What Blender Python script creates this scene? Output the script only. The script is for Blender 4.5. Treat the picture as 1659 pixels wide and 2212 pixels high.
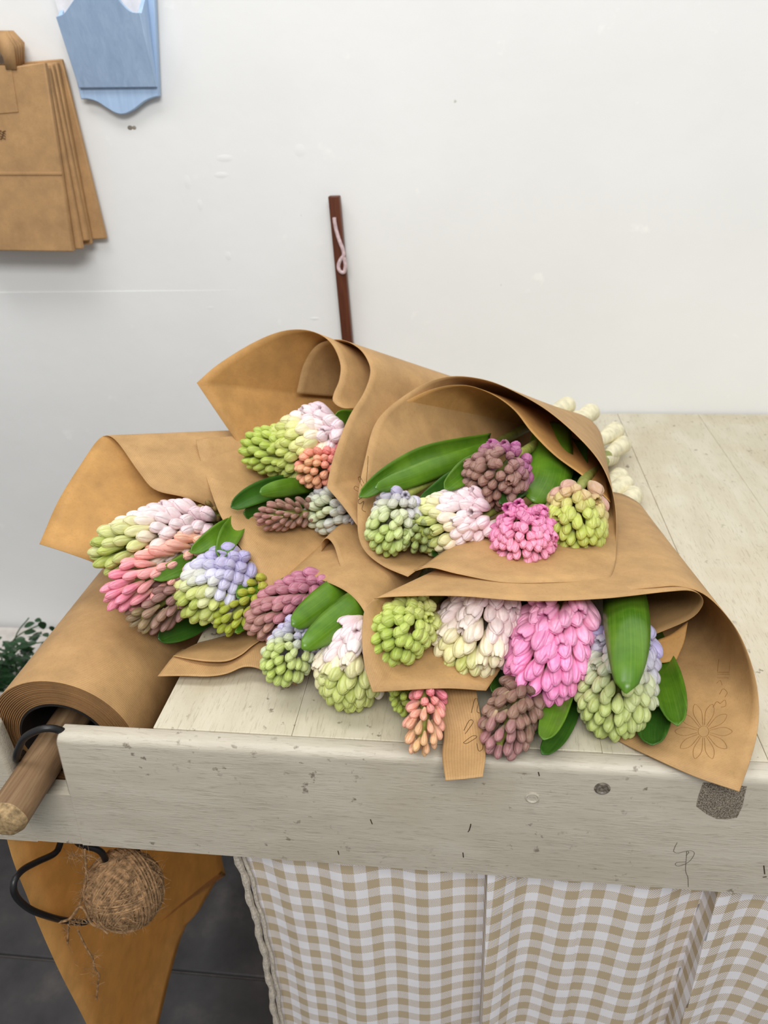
import bpy, bmesh, math, random
import numpy as np
from mathutils import Vector, Matrix, Quaternion
from mathutils.bvhtree import BVHTree

# ------------------------------------------------------------------ scene
for o in list(bpy.data.objects):
    bpy.data.objects.remove(o)
scene = bpy.context.scene
COL = scene.collection
random.seed(7)

# ------------------------------------------------------------------ camera
# X runs along the table front, Y into the room towards the wall, Z up (metres)
FPX, CX, CY = 1661.0, 829.5, 1106.0
TOP = 0.88                       # height of the table top
EYE = TOP + 0.515                # height of the camera
YF, YS, YW = 0.497, 0.5165, 1.3577   # apron face, apron back, wall
_d = np.array([207.0, 895.0, 1661.0]); _d /= np.linalg.norm(_d)
_u = np.array([-64.78, 1661.0, -886.93]); _u /= np.linalg.norm(_u)
_w = np.cross(_u, _d); _w = _w if _w[0] > 0 else -_w
ROT = np.array([_w, _d, _u])
CAMP = np.array([0.0, 0.0, EYE])
right, upv, fwd = ROT @ [1, 0, 0], ROT @ [0, 1, 0], ROT @ [0, 0, 1]
cam_d = bpy.data.cameras.new('camera'); cam = bpy.data.objects.new('camera', cam_d); COL.objects.link(cam)
M = Matrix.Identity(4)
for i in range(3):
    M[i][0], M[i][1], M[i][2], M[i][3] = right[i], upv[i], -fwd[i], CAMP[i]
cam.matrix_world = M
cam_d.sensor_fit = 'HORIZONTAL'; cam_d.sensor_width = 36.0
cam_d.lens = FPX / 1659.0 * 36.0
cam_d.clip_start = 0.02; cam_d.clip_end = 30
cam_d.dof.use_dof = True
cam_d.dof.focus_distance = 0.76
cam_d.dof.aperture_fstop = cam_d.lens / 1000.0 / 0.0040
scene.camera = cam

# ------------------------------------------------------------------ light
world = bpy.data.worlds.new('world'); scene.world = world
world.use_nodes = True
bg = world.node_tree.nodes['Background']
bg.inputs[0].default_value = (0.98, 0.99, 1.0, 1); bg.inputs[1].default_value = 0.48
def area(name, loc, size, power, target, col=(1, 0.99, 0.975)):
    l = bpy.data.lights.new(name, 'AREA'); l.shape = 'RECTANGLE'
    l.size, l.size_y = size; l.energy = power; l.color = col
    o = bpy.data.objects.new(name, l); COL.objects.link(o); o.location = loc
    o.rotation_euler = (Vector(target) - Vector(loc)).to_track_quat('-Z', 'Y').to_euler()
    return o
area('overhead_light', (0.55, 0.40, 2.75), (1.3, 0.6), 8, (0.55, 0.50, 0))
area('overhead_light', (-0.75, 0.60, 2.75), (1.2, 0.5), 16, (-0.75, 0.70, 0))
area('overhead_light', (0.1, -1.05, 2.75), (1.5, 0.7), 56, (0.1, 0.4, 0.8))  # unseen lamp behind the camera, added to brighten the apron and curtain
vs = scene.view_settings
vs.view_transform = 'Standard'; vs.look = 'None'; vs.gamma = 1.0; vs.use_curve_mapping = False
vs.exposure = -0.36

# ------------------------------------------------------------------ helpers: space
def ray(px, py):
    return ROT @ np.array([(px - CX) / FPX, -(py - CY) / FPX, 1.0])
def at(px, py, t, clamp=True, lift=0.0015):
    r = ray(px, py); p = CAMP + r * t
    if clamp and p[2] < TOP + lift and p[1] > YF - 0.01:
        p = CAMP + r * ((TOP + lift - EYE) / r[2])
    return p
def on_z(px, py, z):
    r = ray(px, py); return CAMP + r * ((z - EYE) / r[2])
def on_y(px, py, y):
    r = ray(px, py); return CAMP + r * (y / r[1])
def on_x(px, py, x):
    r = ray(px, py); return CAMP + r * (x / r[0])

def unit(v):
    return v / (np.linalg.norm(v) + 1e-12)
def catmull(P, n):
    """n samples, evenly spaced by length, of a smooth curve through P"""
    P = np.asarray(P, float)
    if len(P) == 2:
        s = np.linspace(0, 1, n)[:, None]; return P[0] * (1 - s) + P[1] * s
    Q = np.vstack([2 * P[0] - P[1], P, 2 * P[-1] - P[-2]])
    out = []
    for i in range(len(P) - 1):
        p0, p1, p2, p3 = Q[i:i + 4]
        for k in range(16):
            t = k / 16
            out.append(0.5 * (2 * p1 + (p2 - p0) * t + (2 * p0 - 5 * p1 + 4 * p2 - p3) * t * t + (3 * p1 - p0 - 3 * p2 + p3) * t ** 3))
    out.append(P[-1]); out = np.array(out)
    return resample(out, n)
def resample(out, n):
    seg = np.r_[0, np.cumsum(np.linalg.norm(np.diff(out, axis=0), axis=1))]
    s = np.linspace(0, seg[-1], n)
    return np.stack([np.interp(s, seg, out[:, k]) for k in range(out.shape[1])], 1)

# ------------------------------------------------------------------ helpers: objects
def tag(o, label=None, cat=None, group=None, kind=None):
    if label: o['label'] = label
    if cat: o['category'] = cat
    if group: o['group'] = group
    if kind: o['kind'] = kind
    return o
def thing(name, loc, label, cat, group=None):
    o = bpy.data.objects.new(name, None); COL.objects.link(o)
    o.location = [float(v) for v in loc]; o.empty_display_size = 0.02
    return tag(o, label, cat, group)
def origin(parent):
    v = Vector((0, 0, 0))
    while parent is not None:
        v = v + parent.location; parent = parent.parent
    return np.array(v)
class MB:
    def __init__(self):
        self.v, self.f, self.m, self.uv, self.s = [], [], [], [], []
    def add(self, V, F, mat=0, uv=None, smooth=True):
        n = len(self.v); self.v += [tuple(map(float, p)) for p in V]
        self.uv += ([tuple(map(float, p)) for p in uv] if uv is not None else [(0, 0)] * len(V))
        for f in F:
            self.f.append([n + i for i in f]); self.m.append(mat); self.s.append(smooth)
        return self
    def grid(self, G, mat=0, uv=None, close_u=False, close_v=False, smooth=True):
        G = np.asarray(G); a, b = G.shape[:2]; F = []
        for i in range(a if close_u else a - 1):
            for j in range(b if close_v else b - 1):
                i2, j2 = (i + 1) % a, (j + 1) % b
                F.append((i * b + j, i2 * b + j, i2 * b + j2, i * b + j2))
        return self.add(G.reshape(-1, 3), F, mat, None if uv is None else np.asarray(uv).reshape(-1, 2), smooth)
    def box(self, lo, hi, mat=0):
        x0, y0, z0 = lo; x1, y1, z1 = hi
        V = [(x0, y0, z0), (x1, y0, z0), (x1, y1, z0), (x0, y1, z0), (x0, y0, z1), (x1, y0, z1), (x1, y1, z1), (x0, y1, z1)]
        return self.add(V, [(0, 3, 2, 1), (4, 5, 6, 7), (0, 1, 5, 4), (1, 2, 6, 5), (2, 3, 7, 6), (3, 0, 4, 7)], mat, smooth=False)
    def tube(self, P, rad, sides=8, mat=0, cap=True):
        P = np.asarray(P, float); n = len(P)
        R = np.full(n, rad) if np.isscalar(rad) else np.asarray(rad, float)
        T = np.gradient(P, axis=0); T = np.array([unit(t) for t in T])
        ref = np.array([0, 0, 1.0]) if abs(T[0][2]) < 0.9 else np.array([1.0, 0, 0])
        N = unit(np.cross(T[0], ref)); rows = []
        for i in range(n):
            N = unit(N - T[i] * np.dot(N, T[i])); B = np.cross(T[i], N)
            rows.append([P[i] + R[i] * (math.cos(a) * N + math.sin(a) * B) for a in np.linspace(0, 2 * math.pi, sides, endpoint=False)])
        self.grid(rows, mat, close_v=True)
        if cap:
            n0 = len(self.v)
            self.add([P[0], P[-1]], [], mat)
            base = n0 - n * sides
            for j in range(sides):
                k = (j + 1) % sides
                self.f.append([n0, base + k, base + j]); self.m.append(mat); self.s.append(True)
                e = base + (n - 1) * sides
                self.f.append([n0 + 1, e + j, e + k]); self.m.append(mat); self.s.append(True)
        return self
    def build(self, name, mats, parent=None, bevel=0, solid=0, seg=2, mat_off=0, offset=0.0, sub=0):
        me = bpy.data.meshes.new(name)
        off = origin(parent) if parent is not None else np.zeros(3)
        me.from_pydata([tuple(np.array(p) - off) for p in self.v], [], self.f)
        for m in (mats if isinstance(mats, (list, tuple)) else [mats]): me.materials.append(m)
        me.polygons.foreach_set('material_index', self.m)
        me.polygons.foreach_set('use_smooth', self.s)
        uvl = me.uv_layers.new(name='UVMap')
        li = np.zeros(len(me.loops), int); me.loops.foreach_get('vertex_index', li)
        uvl.data.foreach_set('uv', np.array(self.uv)[li].ravel())
        o = bpy.data.objects.new(name, me); COL.objects.link(o)
        if parent is not None: o.parent = parent
        if sub:
            m = o.modifiers.new('sub', 'SUBSURF'); m.levels = m.render_levels = sub
        if solid:
            m = o.modifiers.new('solid', 'SOLIDIFY'); m.thickness = solid; m.offset = offset
            m.material_offset = mat_off; m.material_offset_rim = 0
        if bevel:
            m = o.modifiers.new('bevel', 'BEVEL'); m.width = bevel; m.segments = seg; m.limit_method = 'ANGLE'
            m.angle_limit = math.radians(40); m.harden_normals = False
        me.set_sharp_from_angle(angle=math.radians(42))
        me.update()
        return o
def prism(mb, poly, y0, y1, mat=0):
    """polygon in X,Z extruded along Y"""
    n = len(poly)
    V = [(x, y0, z) for x, z in poly] + [(x, y1, z) for x, z in poly]
    F = [tuple(range(n)), tuple(range(2 * n - 1, n - 1, -1))]
    F += [((i + 1) % n, i, n + i, n + (i + 1) % n) for i in range(n)]
    mb.add(V, F, mat, smooth=False); return mb

# ------------------------------------------------------------------ helpers: materials
def lin(c):
    return tuple(((v / 255) / 12.92 if v / 255 <= 0.04045 else ((v / 255 + 0.055) / 1.055) ** 2.4) for v in c) + (1.0,)
class Nodes:
    def __init__(self, name, rough=0.6, spec=0.4):
        self.m = bpy.data.materials.new(name); self.m.use_nodes = True
        self.t = self.m.node_tree; self.n = self.t.nodes; self.b = self.n['Principled BSDF']
        self.b.inputs['Roughness'].default_value = rough
        self.b.inputs['Specular IOR Level'].default_value = spec
    def new(self, typ, **kw):
        n = self.n.new(typ)
        for k, v in kw.items(): setattr(n, k, v)
        return n
    def link(self, a, b): self.t.links.new(a, b)
    def val(self, s, v):
        if hasattr(v, 'is_output') or isinstance(v, bpy.types.NodeSocket): self.link(v, s)
        else: s.default_value = v
    def coord(self, which='Object', scale=(1, 1, 1), rot=(0, 0, 0)):
        c = self.new('ShaderNodeTexCoord'); mp = self.new('ShaderNodeMapping')
        mp.inputs['Scale'].default_value = scale; mp.inputs['Rotation'].default_value = rot
        self.link(c.outputs[which], mp.inputs[0]); return mp.outputs[0]
    def geo(self, scale=(1, 1, 1), rot=(0, 0, 0)):
        c = self.new('ShaderNodeNewGeometry'); mp = self.new('ShaderNodeMapping')
        mp.inputs['Scale'].default_value = scale; mp.inputs['Rotation'].default_value = rot
        self.link(c.outputs['Position'], mp.inputs[0]); return mp.outputs[0]
    def noise(self, vec, scale, detail=4, rough=0.55, dist=0.0):
        n = self.new('ShaderNodeTexNoise'); self.link(vec, n.inputs['Vector'])
        n.inputs['Scale'].default_value = scale; n.inputs['Detail'].default_value = detail
        n.inputs['Roughness'].default_value = rough; n.inputs['Distortion'].default_value = dist
        return n.outputs['Fac']
    def ramp(self, fac, stops):
        r = self.new('ShaderNodeValToRGB'); e = r.color_ramp.elements
        while len(e) < len(stops): e.new(0.5)
        for k, (p, c) in enumerate(stops):
            e[k].position = p; e[k].color = c if len(c) == 4 else lin(c)
        self.link(fac, r.inputs[0]); return r.outputs[0]
    def mix(self, fac, a, b, mode='MIX'):
        m = self.new('ShaderNodeMix', data_type='RGBA', blend_type=mode)
        self.val(m.inputs['Factor'], fac); self.val(m.inputs[6], a); self.val(m.inputs[7], b); return m.outputs[2]
    def math(self, op, a, b=0.0, c=0.0, clamp=False):
        m = self.new('ShaderNodeMath', operation=op); m.use_clamp = clamp
        for i, v in enumerate((a, b, c)): self.val(m.inputs[i], v)
        return m.outputs[0]
    def maprange(self, v, a, b, c=0.0, d=1.0):
        m = self.new('ShaderNodeMapRange'); self.link(v, m.inputs[0])
        for i, x in enumerate((a, b, c, d)): m.inputs[i + 1].default_value = x
        return m.outputs[0]
    def base(self, v): self.val(self.b.inputs['Base Color'], v)
    def bump(self, h, strength=0.3, dist=0.002, prev=None):
        b = self.new('ShaderNodeBump'); b.inputs['Strength'].default_value = strength; b.inputs['Distance'].default_value = dist
        self.link(h, b.inputs['Height'])
        if prev is not None: self.link(prev, b.inputs['Normal'])
        self.link(b.outputs[0], self.b.inputs['Normal']); return b.outputs[0]
    def translucent(self, col, fac):
        t = self.new('ShaderNodeBsdfTranslucent'); self.val(t.inputs[0], col)
        mx = self.new('ShaderNodeMixShader'); mx.inputs[0].default_value = fac
        out = self.n['Material Output']
        self.link(self.b.outputs[0], mx.inputs[1]); self.link(t.outputs[0], mx.inputs[2]); self.link(mx.outputs[0], out.inputs[0])

def mat_plain(name, col, rough=0.6, spec=0.4, var=0.12, scale=60, bump=0.0):
    k = Nodes(name, rough, spec); v = k.coord('Object')
    n = k.noise(v, scale)
    dark = tuple(max(0, c * (1 - var)) for c in col); light = tuple(min(255, c * (1 + var * 0.5)) for c in col)
    k.base(k.ramp(n, [(0.3, dark), (0.7, light)]))
    if bump: k.bump(n, bump, 0.002)
    return k.m

def mat_wall():
    k = Nodes('white_plaster', 0.85, 0.2); v = k.geo()
    n = k.noise(v, 2.2, 4); n2 = k.noise(v, 14, 5)
    c = k.ramp(n, [(0.3, (232, 233, 232)), (0.7, (239, 240, 239))])
    c = k.mix(k.maprange(n2, 0.66, 0.75), c, lin((246, 246, 243)))
    sp = k.noise(v, 42, 2); c = k.mix(k.maprange(sp, 0.775, 0.80), c, lin((196, 192, 182)))
    k.base(c); k.bump(n2, 0.25, 0.004); return k.m
def mat_slate():
    k = Nodes('dark_slate', 0.5, 0.4); v = k.geo()
    n = k.noise(v, 9, 6, 0.6); n2 = k.noise(v, 60, 4)
    c = k.ramp(n, [(0.3, (50, 49, 51)), (0.55, (66, 64, 65)), (0.75, (88, 84, 82))])
    k.base(c); k.val(k.b.inputs['Roughness'], k.maprange(n2, 0.3, 0.7, 0.4, 0.65)); k.bump(n, 0.4, 0.004); return k.m
def mat_paint(name, along, cols, specks=True, rough=0.42):
    """old brushed cream paint; 'along' is the axis the brush strokes run along"""
    k = Nodes(name, rough, 0.45)
    st = [26, 26, 26]; st[along] = 6.0; st2 = [460, 460, 460]; st2[along] = 48
    v = k.geo(tuple(st)); v2 = k.geo(tuple(st2)); g = k.geo()
    n = k.noise(v, 1.0, 5, 0.6, 0.6); fine = k.noise(v2, 1.0, 3, 0.7, 0.3); big = k.noise(g, 7, 4)
    c = k.ramp(n, [(0.25, cols[0]), (0.5, cols[1]), (0.75, cols[2])])
    c = k.mix(k.maprange(big, 0.50, 0.72, 0, 0.75), c, lin(cols[3]))
    c = k.mix(k.maprange(fine, 0.55, 0.74, 0, 0.50), c, lin(cols[4]))
    if specks:
        s = k.noise(g, 85, 3, 0.6); s2 = k.noise(g, 12, 2)
        m = k.math('MULTIPLY', k.maprange(s, 0.63, 0.70), k.maprange(s2, 0.46, 0.58))
        c = k.mix(k.math('MULTIPLY', m, 0.75), c, lin((104, 92, 76)))
    k.base(c)
    msk = k.maprange(k.noise(g, 22, 3), 0.40, 0.65, 0.25, 1.0)
    hgt = k.math('ADD', k.math('MULTIPLY', k.math('MULTIPLY', fine, 0.8), msk), k.math('MULTIPLY', n, 0.5))
    k.bump(hgt, 0.55, 0.0018); return k.m
def mat_paper(name, ribs=1.0, base=(202, 162, 110), trans=0.08, swap=False, tcol=(210, 140, 55)):
    """kraft paper; fine ribs follow the UV lines"""
    k = Nodes(name, 0.62, 0.3)
    uv = k.coord('UV'); g = k.coord('Object')
    sep = k.new('ShaderNodeSeparateXYZ'); k.link(uv, sep.inputs[0])
    co = sep.outputs[0] if swap else sep.outputs[1]
    wv = k.math('SINE', k.math('MULTIPLY', co, 2 * math.pi / 0.0021))
    wv = k.maprange(wv, -1, 1)
    n = k.noise(g, 32, 5, 0.6); f = k.noise(g, 420, 3, 0.7); n3 = k.noise(uv, 9, 3)
    d = tuple(c * 0.90 for c in base); l = tuple(min(255, c * 1.04) for c in base)
    c = k.ramp(n, [(0.3, d), (0.7, l)])
    c = k.mix(k.maprange(f, 0.52, 0.75, 0, 0.28), c, lin(tuple(v * 0.72 for v in base)))
    if ribs:
        amp = k.math('MULTIPLY', k.math('MULTIPLY', k.math('POWER', wv, 1.6), k.maprange(n3, 0.3, 0.7, 0.6, 1.0)), 0.36 * ribs)
        c = k.mix(amp, c, lin((150, 106, 60)))
        k.bump(wv, 0.16 * ribs, 0.0006)
    else:
        k.bump(n, 0.15, 0.002)
    k.base(c)
    k.translucent(k.mix(0.7, c, lin(tcol)), trans); return k.m
def mat_floret():
    k = Nodes('floret_petals', 0.42, 0.35)
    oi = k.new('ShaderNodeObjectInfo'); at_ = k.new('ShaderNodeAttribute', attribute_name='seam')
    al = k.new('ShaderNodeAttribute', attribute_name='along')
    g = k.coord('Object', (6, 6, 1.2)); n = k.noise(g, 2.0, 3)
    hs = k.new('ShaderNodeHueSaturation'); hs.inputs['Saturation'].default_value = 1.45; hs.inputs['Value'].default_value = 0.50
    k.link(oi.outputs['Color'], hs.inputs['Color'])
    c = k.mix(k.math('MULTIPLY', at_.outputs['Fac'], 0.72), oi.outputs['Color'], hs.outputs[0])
    lt = k.new('ShaderNodeHueSaturation'); lt.inputs['Saturation'].default_value = 0.82; lt.inputs['Value'].default_value = 1.10
    k.link(c, lt.inputs['Color'])
    c = k.mix(k.maprange(n, 0.35, 0.7), c, lt.outputs[0])
    c = k.mix(k.maprange(al.outputs['Fac'], 0.50, 0.0, 0, 0.62), c, lin((222, 208, 152)))
    k.base(c)
    k.b.inputs['Subsurface Weight'].default_value = 0.12
    k.b.inputs['Subsurface Radius'].default_value = (0.004, 0.003, 0.002); k.b.inputs['Subsurface Scale'].default_value = 0.6
    k.bump(n, 0.12, 0.02); return k.m
def mat_leaf(name, a, b, c3):
    k = Nodes(name, 0.30, 0.5); uv = k.coord('UV', (1, 1, 1))
    v = k.coord('UV', (900, 10, 1)); n = k.noise(v, 1.0, 3); big = k.noise(k.coord('Object'), 28, 3)
    c = k.ramp(big, [(0.3, a), (0.7, b)]); c = k.mix(k.maprange(n, 0.5, 0.75, 0, 0.35), c, lin(c3))
    k.base(c); k.bump(n, 0.10, 0.0008)
    k.translucent(lin((120, 170, 40)), 0.12); return k.m
def mat_gingham():
    k = Nodes('gingham_cotton', 0.9, 0.1); uv = k.coord('UV')
    sep = k.new('ShaderNodeSeparateXYZ'); k.link(uv, sep.inputs[0])
    def band(o):
        f = k.math('FRACT', k.math('DIVIDE', o, 0.0268)); return k.math('GREATER_THAN', f, 0.5)
    a, b = band(sep.outputs[0]), band(sep.outputs[1])
    th = k.math('SINE', k.math('MULTIPLY', k.math('ADD', sep.outputs[0], sep.outputs[1]), 2 * math.pi / 0.0024))
    th2 = k.math('SINE', k.math('MULTIPLY', sep.outputs[0], 2 * math.pi / 0.0012))
    half = k.math('GREATER_THAN', k.math('ADD', th, k.math('MULTIPLY', th2, 0.5)), 0.0)
    both = k.math('MULTIPLY', a, b); one = k.math('SUBTRACT', k.math('ADD', a, b), k.math('MULTIPLY', both, 2))
    fac = k.math('ADD', both, k.math('MULTIPLY', one, half))
    n = k.noise(k.coord('Object'), 30, 4)
    c = k.mix(fac, lin((246, 243, 246)), lin((196, 178, 148)))
    c = k.mix(k.maprange(n, 0.4, 0.8, 0, 0.12), c, lin((150, 135, 115))); k.base(c)
    wv = k.math('ADD', th2, k.math('SINE', k.math('MULTIPLY', sep.outputs[1], 2 * math.pi / 0.0012)))
    k.bump(wv, 0.08, 0.0004); return k.m
def mat_wood(name, cols, axis=1, rough=0.6):
    k = Nodes(name, rough, 0.3); s = [60, 60, 60]; s[axis] = 4
    n = k.noise(k.geo(tuple(s)), 1.0, 5, 0.6, 1.2); n2 = k.noise(k.geo(tuple(v * 5 for v in s)), 1, 3)
    c = k.ramp(n, [(0.28, cols[0]), (0.5, cols[1]), (0.72, cols[2])])
    c = k.mix(k.maprange(n2, 0.55, 0.75, 0, 0.4), c, lin(cols[0])); k.base(c); k.bump(n2, 0.3, 0.001); return k.m

WALL = mat_wall(); SLATE = mat_slate()
PAINT_X = mat_paint('cream_paint_apron', 0, [(186, 177, 160), (196, 188, 171), (204, 197, 181), (188, 177, 156), (140, 128, 108)])
PAINT_Y = mat_paint('cream_paint_planks', 1, [(196, 187, 163), (207, 199, 177), (216, 209, 190), (194, 181, 150), (140, 126, 100)])
PAPER = mat_paper('kraft_paper_ribbed'); PAPER_SW = mat_paper('kraft_paper_ribbed_across', swap=True)
PAPER_IN = mat_paper('kraft_paper_smooth', 0.0, (202, 154, 92), 0.12)
PAPER_ROLL = mat_paper('kraft_paper_roll', 1.0, (190, 151, 102), trans=0.0); PAPER_HANG = mat_paper('kraft_paper_hanging', 0.0, (246, 200, 128), 0.55, tcol=(250, 205, 130))
BAGP = mat_paper('kraft_bag_paper', 0.0, (190, 150, 104), 0.05)
FLORET = mat_floret()
LEAF = mat_leaf('leaf_green', (68, 112, 24), (104, 146, 38), (132, 168, 62))
LEAFD = mat_leaf('leaf_deep_green', (40, 82, 26), (66, 112, 34), (90, 132, 48))
STEM = mat_plain('stem_pale_green', (146, 152, 74), 0.5, 0.4, 0.2, 80)
STEMW = mat_plain('stem_base_ivory', (238, 230, 196), 0.5, 0.4, 0.12, 90)
GINGHAM = mat_gingham()
HEM = mat_plain('linen_hem', (206, 196, 180), 0.9, 0.1, 0.15, 300, 0.3)
BLACK = mat_plain('black_rubber', (26, 26, 28), 0.4, 0.5, 0.1)
CORE = mat_plain('dark_core', (30, 26, 24), 0.7, 0.3, 0.2)
JUTE = mat_plain('jute_twine', (168, 134, 98), 0.9, 0.1, 0.35, 160, 0.4)
DOWEL = mat_wood('dowel_wood', [(92, 70, 50), (128, 100, 72), (158, 130, 98)], 1)
DOWELE = mat_plain('dowel_end_grain', (168, 142, 104), 0.8, 0.2, 0.3, 220, 0.4)
MAHOG = mat_wood('mahogany_wood', [(70, 36, 24), (92, 50, 34), (108, 62, 42)], 2, 0.4)
PINKC = mat_plain('pink_cord', (214, 190, 192), 0.8, 0.2, 0.15, 200)
BLUE = mat_wood('blue_painted_wood', [(158, 184, 216), (168, 194, 226), (178, 204, 234)], 2, 0.5)
WHITEP = mat_plain('white_leaflet', (232, 230, 232), 0.6, 0.3, 0.06)
STONE = mat_plain('grey_stone', (176, 166, 158), 0.85, 0.2, 0.2, 30, 0.3)
STONEL = mat_plain('pale_stone', (220, 214, 208), 0.85, 0.2, 0.1, 30, 0.3)
METAL = mat_plain('screw_metal', (120, 112, 100), 0.4, 0.6, 0.5, 300)
TAPE = None

# ------------------------------------------------------------------ the room
mb = MB()
ZL, XL0, XL1 = 1.107, -0.84, -0.40            # a shallow plaster ledge on the lower left that dies out to the right
xs = np.r_[np.linspace(-2.6, XL0, 12), np.linspace(XL0, XL1, 18)[1:], np.linspace(XL1, 2.6, 20)[1:]]
def wall_low(x): return YW + 0.003 - 0.0016 * min(1.0, max(0.0, (XL1 - x) / (XL1 - XL0)))
mb.grid([[(x, wall_low(x), z) for x in xs] for z in np.linspace(0, ZL, 8)])
mb.grid([[(x, YW + 0.003, z) for x in xs] for z in np.linspace(ZL, 2.9, 10)])
mb.grid([[(x, wall_low(x), ZL) for x in xs], [(x, YW + 0.003, ZL) for x in xs]])
mb.grid([[(x, YW + 0.12, z) for x in (-2.6, 2.6)] for z in (0, 2.9)])
wall = tag(mb.build('wall_back', WALL), 'white plaster wall behind the table', None, None, 'structure')
def wall_spot(px, py, rx, rz, hgt, name, mat, label):
    c = on_y(px, py, YW + 0.003); m = MB()
    m.grid([[(c[0] + rx * k * math.cos(a), YW + 0.0034 - hgt * math.cos(k * math.pi / 2) - 0.0004, c[2] + rz * k * math.sin(a)) for a in np.linspace(0, 2 * math.pi, 14, endpoint=False)] for k in (1.0, 0.75, 0.5, 0.25, 0.01)], close_v=True)
    tag(m.build(name, mat, wall), label)
for px, py, rx, rz in ((405, 394, .006, .012), (485, 342, .016, .006), (478, 378, .014, .005), (432, 443, .005, .010), (493, 553, .006, .008), (648, 325, .010, .010), (178, 706, .012, .008), (455, 665, .012, .006), (165, 764, .004, .005), (680, 688, .010, .003)):
    wall_spot(px, py, rx, rz, 0.0005, 'filler_patch', WALL, 'small lump of wall filler')
wall_spot(281, 276, .0045, .0035, 0.0008, 'screw_hole', mat_plain('screw_hole', (150, 142, 128), 0.9, 0.1), 'old grey screw hole')
wall_spot(290, 276, .0035, .0030, 0.0008, 'screw_hole', mat_plain('screw_hole', (160, 152, 138), 0.9, 0.1), 'old grey screw hole')
mb = MB(); mb.box((-2.6, -1.5, -0.05), (2.6, YW + 0.1, -0.006))
fl = tag(mb.build('floor', mat_plain('grout', (96, 92, 90), 0.9, 0.1)), 'dark slate tiled floor', None, None, 'structure')
tm = None
for i in range(-5, 5):
    for j in range(-2, 3):
        if tm is None:
            b = MB(); b.box((0, 0, -0.02), (0.495, 0.495, 0.0)); tobj = b.build('floor_tile', SLATE, fl, bevel=0.003); tm = tobj
        else:
            tobj = tm.copy(); COL.objects.link(tobj)
        tobj.location = (i * 0.5 - 0.05, 0.30 + j * 0.5 if j < 2 else 0.30 + j * 0.5, 0)

# ------------------------------------------------------------------ the table
table = thing('work_table', (0.2, 0.9, 0), 'cream painted wooden work table with a deep front apron', 'table')
seams = [-0.295, -0.1609, -0.0203, 0.1203, 0.2610, 0.4017, 0.5424, 0.6831, 0.8238, 0.9645]
for a, b in zip(seams[:-1], seams[1:]):
    mb = MB(); dz = random.uniform(-0.0006, 0.0003)
    mb.box((a + 0.00015, YS + 0.0006, TOP - 0.024), (b - 0.00015, YW - 0.002, TOP + dz)); mb.build('plank', PAINT_Y, table, bevel=0.0007)
# apron with the slot that carries the roll's dowel
sl0, sl1, slb = -0.4365, -0.392, 0.803
def apron_profile(ztop, inset=0.0):
    r = 0.0085; pts = [(YF + inset, 0.7310 + inset)]
    for a in np.linspace(0, math.pi / 2, 7): pts.append((YF + inset + r - r * math.cos(a), ztop - inset - r + r * math.sin(a)))
    r = 0.003
    for a in np.linspace(0, math.pi / 2, 4): pts.append((YS - inset - r + r * math.sin(a), ztop - inset - r + r * math.cos(a)))
    pts.append((YS - inset, 0.7310 + inset)); return pts
def apron_piece(mb, xa, xb, ztop, slant_a=0.0, slant_b=0.0):
    st = [(xa, 0.0025), (xa + 0.0025, 0.0)] + [(x, 0.0) for x in np.linspace(xa + 0.02, xb - 0.02, 4)] + [(xb - 0.0025, 0.0), (xb, 0.0025)]
    rows = []
    for x, ins in st:
        k = (x - xa) / (xb - xa); rows.append([(x + ((z - 0.80) * (slant_a * (1 - k) + slant_b * k) if z > 0.8 else 0), y, z) for y, z in apron_profile(ztop, ins)])
    n0 = len(mb.v); mb.grid(rows, close_v=True); n = len(rows[0])
    mb.f.append([n0 + i for i in range(n)]); mb.m.append(0); mb.s.append(False)
    e = n0 + (len(rows) - 1) * n
    mb.f.append([e + i for i in range(n - 1, -1, -1)]); mb.m.append(0); mb.s.append(False)
mb = MB()
apron_piece(mb, -0.62, sl0, 0.8845, 0.0, -0.10)
apron_piece(mb, sl1, 0.98, 0.8808, 0.10, 0.0)
mb.box((sl0 - 0.01, YF + 0.0006, 0.7316), (sl1 + 0.01, YS - 0.0006, slb))
ap = mb.build('apron', PAINT_X, table)
mb = MB(); prism(mb, [(-0.30, 0.76), (0.98, 0.76), (0.98, 0.855), (-0.30, 0.855)], YS + 0.02, YS + 0.05); mb.build('front_rail', PAINT_X, table)
mb = MB(); mb.box((-0.62, 1.10, 0.74), (-0.30, 1.12, 0.82)); mb.build('roll_bracket', PAINT_X, table, bevel=0.003)
mb = MB(); mb.box((-0.293, YS + 0.02, 0.76), (-0.265, YW - 0.01, 0.855)); mb.build('side_rail', PAINT_Y, table)
for x in (-0.19, 0.90):
    for y in (0.60, 1.27):
        mb = MB(); mb.box((x, y, 0), (x + 0.06, y + 0.06, TOP - 0.024)); mb.build('leg', PAINT_X, table, bevel=0.003)
def disc_on_apron(px, py, r, name, mat, proud):
    c = on_y(px, py, YF); rows = []
    for rr, yy in ((r, 0.002), (r, -proud), (r * 0.8, -proud - 0.0006), (r * 0.62, -proud + 0.0006), (0.0001, -proud + 0.0004)):
        rows.append([(c[0] + rr * math.cos(a), YF + yy, c[2] + rr * math.sin(a)) for a in np.linspace(0, 2 * math.pi, 20, endpoint=False)])
    mb = MB(); mb.grid(rows, close_v=True); o = mb.build(name, mat, table)
    return o
tag(disc_on_apron(1301, 1703, 0.0070, 'screw', METAL, 0.0006), 'grey worn screw head')
tag(disc_on_apron(1150, 1723, 0.0066, 'wood_plug', PAINT_X, 0.0006), 'painted over wooden plug')
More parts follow.
